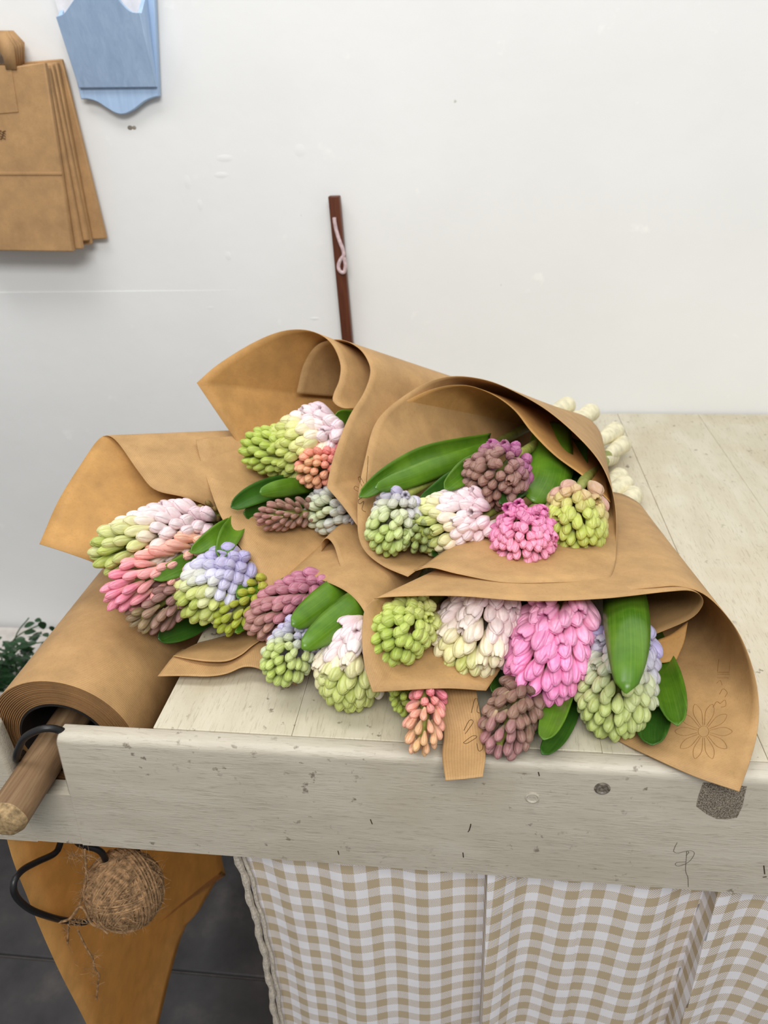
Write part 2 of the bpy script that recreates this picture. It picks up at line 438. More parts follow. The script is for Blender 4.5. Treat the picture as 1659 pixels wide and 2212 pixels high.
def residue():
    k = Nodes('tape_residue', 0.85, 0.2); g = k.geo()
    n = k.noise(g, 900, 3, 0.7); k.base(k.ramp(n, [(0.38, (66, 58, 50)), (0.50, (128, 118, 104)), (0.62, (178, 166, 148))])); k.bump(n, 0.5, 0.001); return k.m
P = [on_y(*p, YF) for p in ((1519, 1690), (1613, 1698), (1603, 1742), (1592, 1765), (1570, 1769), (1548, 1768), (1527, 1758), (1504, 1741), (1509, 1718))]
mb = MB(); prism(mb, [(p[0], p[2]) for p in P], YF - 0.0005, YF + 0.002)
tag(mb.build('tape_residue', residue(), table), 'grey gritty patch left by adhesive tape')

# ------------------------------------------------------------------ paper roll, dowel, cable, twine
RX, RZ, RR, RC, RY0, RY1 = -0.3985, 0.8435, 0.0755, 0.046, 0.5300, 1.03
roll = thing('paper_roll', (RX, 0.78, RZ - RR), 'thick roll of brown kraft paper held beside the table', 'paper roll')
A = np.linspace(0, 2 * math.pi, 72, endpoint=False)
def ring(r, y): return [(RX + r * math.cos(a), y, RZ + r * math.sin(a)) for a in A]
mb = MB()
ys = np.linspace(RY0, RY1, 12)
mb.grid([ring(RR, y) for y in ys], uv=[[(a * RR, y) for a in A] for y in ys], close_v=True)
mb.build('wound_paper', PAPER_ROLL, roll)
mb = MB(); rows = [ring(RR, RY0)]
rng = random.Random(3)
nr = 15
for i in range(nr):
    r1 = RR - (RR - RC) * (i / nr); r2 = RR - (RR - RC) * ((i + 0.7) / nr); dy = rng.uniform(0, 0.0012)
    rows += [ring(r1 - 0.0003, RY0 + dy), ring(r2, RY0 + dy), ring(r2 - 0.0002, RY0 + dy + 0.0022), ring(r2 - 0.0006, RY0 + dy + 0.0022)]
rows.append(ring(RC, RY0 + 0.001))
mb.grid(rows, close_v=True, smooth=False)
tag(mb.build('roll_end', mat_paper('kraft_paper_edges', 0.0, (150, 112, 72), 0.0), roll), 'layered paper edges at the end of the roll')
mb = MB(); mb.grid([ring(RC + 0.0005, RY0 + 0.0005), ring(RC - 0.002, RY0), ring(RC - 0.002, RY0 + 0.25), ring(RC - 0.002, RY1)], close_v=True)
tag(mb.build('core_tube', CORE, roll), 'dark cardboard core')
# loose sheet that hangs from the far side of the roll down to the floor
XH = RX - RR - 0.0012
def hang_pt(px, py): return on_x(px, py, XH)
left = [(RY0 + 0.0, RZ), (0.5, 0.70)]
rows = []; uvs = []
fr = [hang_pt(8, 1815), hang_pt(62, 1950), hang_pt(120, 2090), hang_pt(180, 2212), hang_pt(232, 2330)]
bk = [hang_pt(*p) for p in ((478, 1840), (480, 1881), (459, 1915), (429, 1966), (402, 1996), (388, 2027), (365, 2104), (338, 2212), (310, 2330))]
fr = [np.array([XH, RY0, RZ])] + [np.array([XH, p[1], p[2]]) for p in fr]
bk = [np.array([XH, RY1 - 0.03, RZ])] + bk
fr[1][1] = fr[2][1] + 0.004
FR, BK = catmull(fr, 40), catmull(bk, 40)
jit = np.array([rng.uniform(-1, 1) for _ in range(40)])
for i in range(40):
    BK[i][1] += 0.0035 * jit[i] if i > 6 else 0
    s = np.linspace(0, 1, 16)[:, None]
    row = FR[i] * (1 - s) + BK[i] * s
    row[:, 0] += 0.006 * np.sin(s[:, 0] * 5 + i * 0.05) * (i / 39.0)
    rows.append(row); uvs.append([(i * 0.02, k * 0.03) for k in range(16)])
mb = MB(); mb.grid(rows, uv=uvs)
tag(mb.build('hanging_sheet', PAPER_HANG, roll, solid=0.0005), 'torn paper end hanging below the apron')

# dowel
DXc, DZc, DR = -0.4185, 0.8255, 0.0192
dw = thing('wooden_dowel', (DXc, 0.5, DZc - DR), 'worn brown wooden dowel lying in the apron slot', 'dowel')
mb = MB(); rows = []
for y, k in ((0.4400, 0.62), (0.4415, 0.76), (0.4500, 1.0), (0.47, 1.0), (0.60, 1.0), (1.12, 1.0)):
    rows.append([(DXc + DR * k * math.cos(a) * (1 + 0.03 * math.cos(6 * a)), y, DZc + DR * k * math.sin(a) * (1 + 0.03 * math.cos(6 * a))) for a in np.linspace(0, 2 * math.pi, 36, endpoint=False)])
mb.grid(rows[2:], close_v=True); mb.build('shaft', DOWEL, dw)
mb = MB(); rows2 = [rows[2], rows[1], rows[0], [(DXc, 0.4395, DZc)] * 36]; mb.grid(rows2, close_v=True)
tag(mb.build('end_grain', DOWELE, dw), 'pale chamfered end of the dowel')

# black cable over the dowel and down behind the apron
cable = MB()
cp = [at(150, 1585, 0.735, False), at(110, 1573, 0.722, False), at(75, 1580, 0.722, False), at(48, 1600, 0.728, False), at(36, 1640, 0.75, False)]
XC = RX - RR + 0.010
cp2 = [on_x(p[0], p[1], XC) for p in ((128, 1800), (128, 1828), (116, 1845), (80, 1862), (48, 1880), (30, 1905), (34, 1935), (62, 1962), (100, 1978), (140, 1988))]
cp2 += [on_y(190, 1990, 0.54), on_y(230, 1950, 0.55), on_y(225, 1850, 0.545), on_y(175, 1825, 0.535), on_y(165, 1815, 0.532)]
join = [np.array([-0.462, 0.56, 0.80]), np.array([-0.462, 0.56, 0.765])]
allp = np.array(cp + join + cp2)
cable.tube(catmull(allp, 150), 0.0036, 10)
tag(cable.build('black_cable', BLACK), 'black rubber cable looping from the roll core down to the twine', 'cable')

# ball of jute twine
BC = on_y(268, 1922, 0.545); BR = 0.0425
tw = thing('twine_ball', BC - np.array([0, 0, BR * 1.15]), 'fuzzy ball of brown jute twine hanging under the apron', 'twine')
rng = random.Random(11)
mb = MB()
def ball_shape(p): return np.array([p[0] * 1.0, p[1] * 0.85, p[2] * 1.12])
mb.grid([[BC + ball_shape(0.90 * BR * np.array([math.sin(t) * math.cos(a), math.sin(t) * math.sin(a), math.cos(t)])) for a in np.linspace(0, 2 * math.pi, 24, endpoint=False)] for t in np.linspace(0.02, math.pi - 0.02, 14)], close_v=True)
for fam in range(13):
    ax = unit(np.array([rng.gauss(0, 1), rng.gauss(0, 0.7), rng.gauss(0, 1)])); c0 = rng.uniform(-0.35, 0.35)
    e1 = unit(np.cross(ax, [0.3, 0.2, 1.0])); e2 = np.cross(ax, e1); lay = rng.uniform(0.96, 1.06)
    for q in range(12):
        sh = max(-0.9, min(0.9, c0 + (q - 5.5) * 0.062 + rng.gauss(0, 0.012))); ca = math.sqrt(1 - sh * sh); rr = BR * lay * rng.uniform(0.98, 1.03); ph_ = rng.uniform(0, 6)
        pts = []
        for a in np.linspace(0, 2 * math.pi, 36):
            pts.append(BC + ball_shape(rr * (1 + 0.02 * math.sin(2 * a + ph_)) * (ax * (sh + 0.03 * math.sin(a + ph_)) + ca * (math.cos(a) * e1 + math.sin(a) * e2))))
        mb.tube(pts, rng.uniform(0.0010, 0.0014), 5, cap=False)
mb.build('wound_twine', JUTE, tw)
def strand(pts, r, name, n=40):
    m = MB(); m.tube(catmull(pts, n), r, 6); return m.build(name, JUTE, tw)
YB = 0.545
strand([on_y(*p, YB - 0.02) for p in ((183, 1835), (186, 1890), (178, 1935), (165, 1970), (150, 1990), (146, 2030), (146, 2070), (158, 2098), (160, 2108))], 0.0013, 'loose_end')
strand([on_y(*p, YB - 0.01) for p in ((168, 2010), (185, 2045), (200, 2070), (206, 2095), (214, 2105), (211, 2130), (208, 2160))], 0.0012, 'loose_end')
strand([on_y(*p, YB - 0.03) for p in ((128, 1992), (150, 1985), (170, 1960), (182, 1965), (198, 1995), (220, 2005), (232, 2016))], 0.0015, 'loose_end')
mb = MB()
def hair(p0, dirv, L, r=0.00028):
    b = unit(np.array([rng.gauss(0, 1) for _ in range(3)])) * 0.4
    pts = [p0 + unit(dirv) * L * t + b * L * t * t for t in np.linspace(0, 1, 5)]
    mb.tube(pts, [r, r, r * 0.9, r * 0.7, r * 0.4], 3, cap=False)
for i in range(420):
    nrm = unit(np.array([rng.gauss(0, 1) for _ in range(3)])); p = BC + ball_shape(nrm * BR)
    tg = unit(np.cross(nrm, [rng.gauss(0, 1) for _ in range(3)]))
    hair(p, nrm * 0.6 + tg, rng.uniform(0.006, 0.02))
for (a, b, n) in (((150, 1848), (200, 1850), 60), ((130, 1995), (190, 1985), 70), ((146, 2000), (150, 2090), 50), ((150, 2098), (160, 2112), 40), ((200, 2060), (210, 2150), 35), ((183, 1840), (180, 1960), 40)):
    for _ in range(n):
        t = rng.random(); p = on_y(a[0] + (b[0] - a[0]) * t + rng.gauss(0, 3), a[1] + (b[1] - a[1]) * t + rng.gauss(0, 3), YB - 0.02)
        hair(p, np.array([rng.gauss(0, 1), rng.gauss(0, 0.4), rng.gauss(-0.2, 1)]), rng.uniform(0.005, 0.016), 0.00024)
tag(mb.build('loose_fibres', JUTE, tw), kind='stuff')

# ------------------------------------------------------------------ gingham curtain under the table
cur = thing('gingham_curtain', (0.2, 0.53, 0.04), 'beige and white gingham curtain hanging below the apron', 'curtain')
pl1 = on_y(1046, 1890, 0.53)[0]; pl2 = on_y(1545, 1920, 0.53)[0]; cl = on_y(484, 1850, 0.53)[0]
def cur_y(x, z):
    y = 0.531 + 0.004 * math.sin((x - cl) * 38 + 0.6) + 0.0025 * math.sin((x - cl) * 81)
    dn = min(1.0, max(0.0, (0.78 - z) / 0.5))
    for p, sh in ((pl1, 0.01), (pl2, -0.03), (pl2 + 0.22, 0)):
        q = x - (p + sh * dn * 0.3)
        if -0.10 < q < 0: y += (0.012 + 0.012 * dn) * ((q + 0.10) / 0.10) ** 2
        elif 0 <= q < 0.10: y -= (0.010 + 0.010 * dn) * math.exp(-(q / 0.035) ** 2) - 0.004 * math.sin(q * 60)
    y += 0.006 * dn * math.sin((x - cl) * 22 + 1.0)
    return y
rows, uvs = [], []
X = np.linspace(cl + 0.010, 0.72, 420); Z = np.linspace(0.775, 0.03, 40)
for z in Z:
    dn = (0.775 - z)
    Xs = X + 0.018 * np.sin(dn * 5.0) * np.exp(-(X - cl) / 0.12)
    Y = np.array([cur_y(x, z) for x in X]); seg = np.r_[0, np.cumsum(np.hypot(np.diff(X), np.diff(Y)))]
    rows.append([(x, y, z) for x, y in zip(Xs, Y)]); uvs.append([(u + 0.004, z + 0.006 * math.sin(u * 9)) for u in seg])
mb = MB(); mb.grid(rows, uv=uvs); mb.build('cloth', GINGHAM, cur, solid=0.0006)
mb = MB()
hp = [np.array([cl + 0.006 + 0.018 * math.sin((0.775 - z) * 5.0) + 0.0012 * math.sin(z * 90), cur_y(cl, z) - 0.001, z]) for z in np.linspace(0.775, 0.03, 90)]
mb.tube(hp, [0.0040 + 0.0008 * math.sin(i * 1.7) for i in range(90)], 8)
hp2 = [p + np.array([0.0085, -0.001, 0]) for p in hp]; mb.tube(hp2, 0.0022, 6)
tag(mb.build('hem', HEM, cur), 'thick rolled hem along the edge of the curtain')

# ------------------------------------------------------------------ things on the wall
def slab(mb, P, y0, y1, mat=0):
    prism(mb, [(p[0], p[2]) for p in P], y0, y1, mat)
BGY = YW
bag_specs = [  # corner pixels (top left, top right, bottom right, bottom left), depth from wall
    ([(-150, 150), (133, 127), (229, 516), (-60, 530)], 0.004, 0.008),
    ([(-150, 152), (122, 134), (197, 528), (-60, 540)], 0.014, 0.010),
    ([(-150, 150), (112, 138), (190, 520), (-60, 538)], 0.026, 0.009),
    ([(-150, 148), (104, 145), (178, 538), (-60, 542)], 0.037, 0.009),
    ([(-150, 170), (96, 134), (158, 544), (-60, 541)], 0.048, 0.010)]
bag_lab = ['wide brown paper bag hung flat against the wall, rearmost of its stack', 'brown paper bag hung second in the stack, just off the rearmost bag',
           'brown paper bag hung in the middle of the stack of bags', 'brown paper bag hung just behind the front bag of the stack', 'brown paper bag with a flat handle hung foremost of its stack']
for i, (pp, off, th) in enumerate(bag_specs):
    y1 = YW - off; y0 = y1 - th
    P = [on_y(*p, y0) for p in pp]
    c = np.mean(P, axis=0)
    bag = thing('paper_bag', (c[0], y1, P[2][2]), bag_lab[i], 'paper bag', 'paper bags hanging on the wall')
    mb = MB(); slab(mb, P, y0, y1); mb.build('bag_body', BAGP, bag, bevel=0.002)
    # handle: a folded paper strap that rises above the mouth
    hx = [(-90, 150), (-60, 66 + 3 * i), (12 + (4 - i) * 4, 66 + 5 * (i % 3)), (46 + (4 - i) * 1.5 - i * 4, 92 + 2 * i), (52 - i * 4, 150)]
    H = [on_y(*p, y0 - 0.001) for p in hx]; inner = [on_y(p[0] + (26 if k < 2 else -22), p[1] + (24 if 0 < k < 4 else 0), y0 - 0.001) for k, p in enumerate(hx)]
    mb = MB(); G0, G1 = np.array(H), np.array(inner)
    mb.grid([G0, G1], smooth=False); mb.build('handle', BAGP, bag, solid=0.0035)
    if i == 4:
        a = [on_y(*p, y0 - 0.0004) for p in ((-60, 372), (-60, 378), (134, 378), (134, 372))]
        mb = MB(); slab(mb, a, y0 - 0.0016, y0 + 0.001); mb.build('bottom_fold', BAGP, bag, bevel=0.0006)
        a = [on_y(*p, y0 - 0.0004) for p in ((-60, 140), (24, 142), (40, 242), (-60, 250))]
        mb = MB(); slab(mb, a, y0 - 0.0012, y0 + 0.001); mb.build('handle_patch', BAGP, bag, bevel=0.0004)
        mb = MB()
        for q in range(4):
            z0 = 284 + q * 5; pts = [on_y(-6 + k * 3.6, z0 + 2.2 * math.sin(k * 2.4 + q), y0 - 0.0008) for k in range(6)]
            mb.tube(catmull(pts, 20), 0.0006, 4)
        tag(mb.build('ink_stamp', mat_plain('ink', (110, 82, 60), 0.8, 0.1), bag), 'small faded ink stamp')

# pale blue letter box on the wall
bxB = YW - 0.001
def bxF(py): return YW - 0.018 - 0.036 * (190.0 - py) / 163.0      # the front leans out towards the top
box = thing('letter_box', on_y(258, 240, bxB), 'pale blue wooden letter box with a scalloped back board', 'letter box')
def curve_px(pts, n): return [(p[0], p[1]) for p in catmull([(a, b, 0) for a, b in pts], n)]
bot = [on_y(*p, bxB - 0.010) for p in curve_px([(343, 208), (330, 211), (312, 219), (290, 236), (270, 246), (252, 245), (232, 234), (210, 220), (190, 214), (175, 214)], 26)]
backp = [on_y(107, -70, bxB - 0.010), on_y(330, -90, bxB - 0.010)] + bot
mb = MB(); slab(mb, backp, bxB - 0.011, bxB); mb.build('back_board', BLUE, box, bevel=0.0012)
fpx = curve_px([(120, 36), (137, 29), (150, 12), (165, -8), (190, -28), (220, -32), (245, -18), (262, 6), (282, 24), (302, 27)], 30) + [(337, 188), (170, 190)]
V = [on_y(x, y, bxF(y)) for x, y in fpx]; n = len(V); V += [p + np.array([0, 0.0075, 0]) for p in V]
mb = MB(); mb.add(V, [tuple(range(n)), tuple(range(2 * n - 1, n - 1, -1))] + [((i + 1) % n, i, n + i, n + (i + 1) % n) for i in range(n)], smooth=False)
mb.build('front_panel', BLUE, box, bevel=0.0010)
for a, b in (((120, 36), (170, 190)), ((302, 27), (337, 188))):
    p, q = on_y(*a, bxF(a[1])) + [0, 0.007, 0], on_y(*b, bxF(b[1])) + [0, 0.004, 0]; dx = 0.006 if a[0] < 200 else -0.006
    V = [p, p + [dx, 0, 0], q + [dx, 0, 0], q]
    V += [(v[0], bxB - 0.010, v[2] + (0.03 if k < 2 else 0)) for k, v in enumerate(V)]
    mb = MB(); mb.add(V, [(0, 1, 2, 3), (7, 6, 5, 4), (0, 4, 5, 1), (1, 5, 6, 2), (2, 6, 7, 3), (3, 7, 4, 0)], smooth=False); mb.build('side_panel', BLUE, box)
for k, (x0p, x1p, y0p, yy, lab) in enumerate(((106, 160, -40, YW - 0.034, 'white leaflet standing askew in the blue letter box'), (150, 250, -60, YW - 0.029, 'white leaflet standing straight in the blue letter box'), (235, 300, -50, YW - 0.024, 'pale leaflet standing at the end of the blue letter box'))):
    P = [on_y(x0p, y0p, yy), on_y(x1p, y0p - 6, yy), on_y(x1p + 16, 70, yy), on_y(x0p + 34, 70, yy)]
    mb = MB(); slab(mb, P, yy, yy + 0.002); tag(mb.build('leaflet', WHITEP), lab, 'leaflet', 'leaflets in the letter box')

# mahogany stick leaning on the wall with a cord loop
a, b = on_y(720.5, 424, YW - 0.020), on_y(753, 775, YW - 0.020)
dirv = unit(b - a); end = a + dirv * ((a[2] - TOP) / -dirv[2])
st = thing('wooden_stick', end, 'thin reddish brown wooden stick standing against the wall', 'stick')
hw = 0.0094
mb = MB(); slab(mb, [a + [-hw, 0, 0], a + [hw, 0, 0], end + [hw, 0, 0], end + [-hw, 0, 0]], YW - 0.020, YW - 0.004); mb.build('shaft', MAHOG, st, bevel=0.0015)
mb = MB(); yc = YW - 0.0235
pc = [(722, 470), (723, 480), (727, 500), (734, 522), (741, 540), (742, 552), (735, 562), (731, 576), (735, 586), (743, 588), (746, 574), (743, 556)]
mb.tube(catmull([on_y(*p, yc) for p in pc], 60), 0.0031, 8)
tag(mb.build('cord_loop', PINKC, st), 'pale pink cord looped through the stick')

# planter with a leafy plant on the floor behind the roll
PX, PY = -1.02, 1.19
pt = thing('stone_planter', (PX, PY, 0), 'grey stone planter standing on the floor by the wall', 'planter')
mb = MB(); prism(mb, [(PX - 0.26, 0), (PX + 0.16, 0), (PX + 0.17, 0.31), (PX - 0.27, 0.31)], PY - 0.05, YW - 0.01); mb.build('body', STONE, pt, bevel=0.006)
mb = MB(); prism(mb, [(PX - 0.28, 0.31), (PX + 0.18, 0.31), (PX + 0.18, 0.345), (PX - 0.28, 0.345)], PY - 0.06, YW - 0.008); mb.build('rim', STONEL, pt, bevel=0.006)
pln = thing('leafy_plant', (PX + 0.05, PY - 0.02, 0.345), 'small dark green leafy plant growing from the stone planter', 'plant')
lm = MB(); L_ = []
for t in np.linspace(0, 1, 6):
    w = 0.30 * math.sin(math.pi * min(1, t * 0.94 + 0.06)) ** 0.8
    L_.append([(x * w, 0.12 * t * t * -1 + 0.25 * abs(x) * w, t) for x in (-1, -0.5, 0, 0.5, 1)])
lm.grid(L_)
proto = lm.build('leaf', mat_plain('plant_leaf', (44, 78, 46), 0.4, 0.4, 0.35, 50), pln)
rng = random.Random(5); first = True
stems = [((40, 1490), (62, 1335)), ((60, 1490), (95, 1345)), ((20, 1490), (18, 1395)), ((45, 1495), (40, 1385)), ((5, 1500), (2, 1400)), ((70, 1480), (104, 1385)), ((-20, 1500), (-30, 1385)), ((30, 1500), (75, 1400)), ((10, 1520), (30, 1440)), ((0, 1530), (-10, 1460))]
for si, (s0, s1) in enumerate(stems):
    yy = PY - 0.06 + 0.015 * (si % 4)
    a = np.array([PX + 0.05 + rng.uniform(-0.04, 0.04), PY - 0.02, 0.345]); b = on_y(*s1, yy)
    mid = (a + b) / 2 + np.array([0, 0, 0.03]); P = catmull([a, mid, b], 14)
    mb = MB(); mb.tube(P, 0.0013, 5); mb.build('stem', LEAFD, pln)
    for k in range(2, 14):
        for sd in (-1, 1):
            if k == 13 and sd == 1: continue
            o = proto if first else proto.copy()
            if not first: COL.objects.link(o)
            first = False
            dv = Vector((sd * rng.uniform(0.5, 1.0), rng.uniform(-0.6, 0.3), rng.uniform(0.1, 0.7))).normalized() if k < 13 else Vector((0.1, -0.2, 1)).normalized()
            o.location = Vector(P[k]) - pln.location
            o.rotation_mode = 'QUATERNION'; o.rotation_quaternion = dv.to_track_quat('Z', 'Y') @ Quaternion((0, 0, 1), rng.uniform(-0.5, 0.5))
            sc = rng.uniform(0.017, 0.027); o.scale = (sc, sc, sc)

# ------------------------------------------------------------------ kraft paper wraps
def rim_curve(rim, n):
    """rim: list of (px, py, depth[, 'c']); 'c' marks a sharp corner of the sheet"""
    runs, cur_ = [], []
    for p in rim:
        cur_.append(at(*p[:3]))
        if len(p) > 3: runs.append(cur_); cur_ = [cur_[-1]]
    if len(cur_) > 1: runs.append(cur_)
    lens = [np.linalg.norm(np.diff(np.array(r), axis=0), axis=1).sum() for r in runs]; tot = sum(lens); out = []
    for k, r in enumerate(runs):
        c = catmull(r, max(6, int(n * lens[k] / tot))); out += list(c if k == 0 else c[1:])
    return np.array(out)
def cone_sheet(parent, rim, centre, tail, rt, mats=None, n=90, nv=26, keep=0.12, sag=0.0, thick=0.0005, length=1.0, flip=False, label=None):
    R = rim_curve(rim, n); cm, ct = at(*centre), at(*tail)
    ax = unit(ct - cm); e1 = unit(np.cross(ax, [0, 0, 1.0])); e2 = np.cross(e1, ax); rows = []
    for p in R:
        q = p - cm; x, y = np.dot(q, e1), np.dot(q, e2); rr = math.hypot(x, y)
        t = ct + (e1 * x + e2 * y) / (rr + 1e-9) * (rt * (1 - keep) + rr * keep)
        t[2] = max(t[2], TOP + 0.003)
        rows.append((p, t))
    G, UV = [], []; u = np.r_[0, np.cumsum(np.linalg.norm(np.diff(R, axis=0), axis=1))]
    for j in range(nv):
        s = length * j / (nv - 1); row = []
        for p, t in rows:
            v = p * (1 - s) + t * s
            v = v + np.array([0, 0, -sag * math.sin(math.pi * s)])
            zl = TOP + (0.0042 if v[1] < YS + 0.004 else 0.0012)
            if v[2] < zl and v[1] > YF - 0.004 and v[0] > -0.30: v[2] = zl
            row.append(v)
        G.append(row); UV.append([(u[i], s * np.linalg.norm(rows[i][0] - rows[i][1])) for i in range(len(rows))])
    if flip: G = [r[::-1] for r in G]; UV = [r[::-1] for r in UV]
    mb = MB(); mb.grid(G, uv=UV)
    o = mb.build('paper_sheet', mats or PAPER, parent, solid=thick, mat_off=1 if isinstance(mats, list) else 0)
    if label: tag(o, label)
    return o
def free_sheet(parent, rows, mats=None, n=50, nv=20, thick=0.0005):
    C = [rim_curve(r, n) for r in rows]; m = min(len(c) for c in C); C = [resample(c, m) for c in C]
    G = np.array([catmull([c[i] for c in C], nv) for i in range(m)]).transpose(1, 0, 2)
    u = np.r_[0, np.cumsum(np.linalg.norm(np.diff(G[0], axis=0), axis=1))]; v = np.r_[0, np.cumsum(np.linalg.norm(np.diff(G[:, m // 2], axis=0), axis=1))]
    mb = MB(); mb.grid(G, uv=[[(u[i], v[j]) for i in range(m)] for j in range(len(G))])
    return mb.build('paper_sheet', mats or PAPER, parent, solid=thick)
IN = [PAPER, PAPER_IN]
TA, TB, TC, TD, TE = (800, 985, 1.12), (1040, 925, 1.20), (1238, 952, 1.15), (900, 1085, 1.06), (1318, 1122, 1.03)

wA = thing('paper_wrap', at(300, 1180, 0.90), 'brown kraft paper wrap flaring open above the paper roll', 'paper wrap', 'kraft paper bouquet wraps')
cone_sheet(wA, [(330, 1330, .870), (265, 1262, .845), (215, 1222, .83), (150, 1196, .82), (85, 1175, .82, 'c'), (128, 1078, .86), (183, 990, .90), (212, 950, .925), (232, 941, .93), (256, 958, .92), (300, 1020, .89), (335, 1058, .88), (400, 1075, .89), (470, 1103, .915), (540, 1140, .95)],
           (320, 1130, .90), TA, 0.045, [PAPER_IN, PAPER], n=110)

wB = thing('paper_wrap', at(620, 1000, 1.0), 'tall brown kraft paper wrap with a curled top edge reaching up the wall', 'paper wrap', 'kraft paper bouquet wraps')
cone_sheet(wB, [(580, 1040, 1.0), (510, 951, .985), (425, 827, .97, 'c'), (470, 788, .975), (540, 744, .985), (600, 718, .99), (650, 712, .99), (690, 722, .985), (718, 745, .975), (735, 785, .965), (733, 820, .955), (721, 850, .945), (720, 868, .942), (742, 882, .945), (775, 878, .96)],
           (650, 930, .96), TB, 0.045, [PAPER_IN, PAPER], n=110)
cone_sheet(wB, [(640, 850, 1.04), (655, 790, 1.03), (680, 750, 1.015), (712, 735, 1.0), (745, 736, .985), (778, 755, .97), (797, 785, .95), (799, 812, .94), (785, 850, .93), (757, 895, .91), (735, 945, .89), (717, 1000, .875), (706, 1052, .86, 'c'), (740, 1092, .85), (773, 1137, .845)],
           (690, 950, .96), TB, 0.050, n=110, keep=0.2)
cone_sheet(wB, [(500, 946, 1.06), (460, 946, 1.0), (423, 950, .955, 'c'), (432, 990, .94), (445, 1030, .92), (470, 1100, .88), (500, 1155, .857), (535, 1207, .837), (556, 1255, .82), (563, 1295, .81), (590, 1330, .815)],
           (640, 1000, .95), TB, 0.05, n=90)

wC = thing('paper_wrap', at(1060, 1100, 0.9), 'domed brown kraft paper wrap lying on top of the pile', 'paper wrap', 'kraft paper bouquet wraps')
cone_sheet(wC, [(881, 1246, .80), (830, 1224, .815), (793, 1196, .825), (776, 1165, .835), (772, 1120, .845), (775, 1060, .858), (790, 985, .885), (808, 920, .915), (840, 880, .935), (900, 838, .96), (950, 817, .97), (1000, 813, .97), (1060, 824, .96), (1120, 850, .945), (1180, 885, .93), (1240, 935, .91), (1290, 990, .89), (1318, 1045, .875), (1330, 1100, .86), (1332, 1160, .83), (1329, 1215, .775), (1320, 1243, .745), (1304, 1253, .735), (1200, 1258, .725), (1090, 1258, .722), (990, 1240, .735), (930, 1226, .75), (896, 1234, .76)],
           (1060, 1050, .89), TC, 0.036, n=170, keep=0.10)
cone_sheet(wC, [(812, 918, .93), (850, 882, .945), (930, 842, .968), (1000, 832, .975), (1060, 850, .965), (1110, 885, .95), (1150, 935, .93), (1200, 985, .91), (1265, 1033, .89), (1318, 1085, .876)],
           (1060, 1050, .89), TC, 0.030, PAPER_IN, n=80)

wD = thing('paper_wrap', at(640, 1330, 0.85), 'brown kraft paper wrap lying low between the other bouquets on the table corner', 'paper wrap', 'kraft paper bouquet wraps')
cone_sheet(wD, [(590, 1275, .835), (610, 1252, .835), (630, 1241, .83), (650, 1240, .825), (700, 1255, .80), (751, 1280, .775), (785, 1318, .755), (800, 1365, .745), (815, 1420, .74)],
           (700, 1340, .80), TD, 0.05, n=70)
cone_sheet(wD, [(640, 1229, .86), (648, 1217, .865), (692, 1193, .87), (695, 1172, .862), (707, 1163, .857), (722, 1180, .845), (734, 1220, .825), (748, 1262, .795), (775, 1300, .765)],
           (720, 1290, .83), TD, 0.055, n=70)
free_sheet(wD, [[(374, 1417, .80), (410, 1424, .79), (450, 1429, .785), (490, 1428, .783), (520, 1415, .785), (545, 1395, .79), (575, 1375, .80)],
                [(400, 1402, .825), (430, 1396, .825), (465, 1390, .825), (500, 1384, .825), (530, 1374, .825), (555, 1362, .825), (590, 1350, .83)],
                [(430, 1388, .85), (455, 1382, .85), (485, 1374, .85), (515, 1366, .85), (545, 1352, .85), (570, 1340, .85), (610, 1320, .86)]], PAPER)
free_sheet(wD, [[(340, 1461, .778), (395, 1460, .775), (450, 1461, .772), (490, 1455, .772), (525, 1441, .772), (555, 1443, .77), (585, 1458, .765), (640, 1480, .76)],
                [(374, 1418, .803), (415, 1422, .80), (460, 1424, .80), (495, 1420, .80), (525, 1405, .80), (555, 1390, .80), (590, 1395, .795), (640, 1410, .79)],
                [(395, 1402, .83), (430, 1398, .83), (465, 1394, .83), (500, 1385, .83), (530, 1372, .83), (560, 1362, .83), (600, 1360, .83), (650, 1370, .83)]], PAPER_SW)

wE = thing('paper_wrap', at(1200, 1450, 0.78), 'wide brown kraft paper wrap opening over the front edge of the table', 'paper wrap', 'kraft paper bouquet wraps')
cone_sheet(wE, [(1050, 1492, .70), (955, 1487, .685), (805, 1495, .662, 'c'), (788, 1440, .67), (782, 1380, .68), (786, 1325, .69), (802, 1300, .695), (830, 1290, .70), (980, 1287, .692), (1140, 1298, .685), (1300, 1293, .688), (1440, 1278, .70), (1492, 1276, .71), (1516, 1290, .722), (1515, 1312, .732), (1485, 1340, .745), (1395, 1378, .765)],
           (1120, 1400, .74), TE, 0.032, n=150, keep=0.1)
cone_sheet(wE, [(894, 1232, .765), (915, 1224, .762), (945, 1224, .755), (1010, 1241, .742), (1100, 1263, .728), (1180, 1277, .718), (1290, 1279, .71), (1400, 1270, .708), (1470, 1267, .713), (1530, 1290, .715), (1590, 1358, .705), (1625, 1440, .695), (1639, 1520, .683), (1634, 1590, .668), (1618, 1650, .648), (1597, 1710, .628, 'c'), (1500, 1677, .644), (1400, 1632, .668), (1340, 1602, .688), (1290, 1570, .71)],
           (1220, 1420, .74), TE, 0.036, n=150, keep=0.1)
free_sheet(wE, [[(962, 1686, .648), (1000, 1683, .646), (1043, 1678, .645)], [(955, 1630, .672), (1000, 1632, .668), (1049, 1625, .668)],
                [(958, 1575, .692), (1000, 1580, .69), (1042, 1570, .69)], [(938, 1500, .715), (990, 1500, .715), (1030, 1500, .715)], [(920, 1440, .76), (980, 1440, .76), (1020, 1440, .76)]], PAPER_SW, n=24, nv=40)
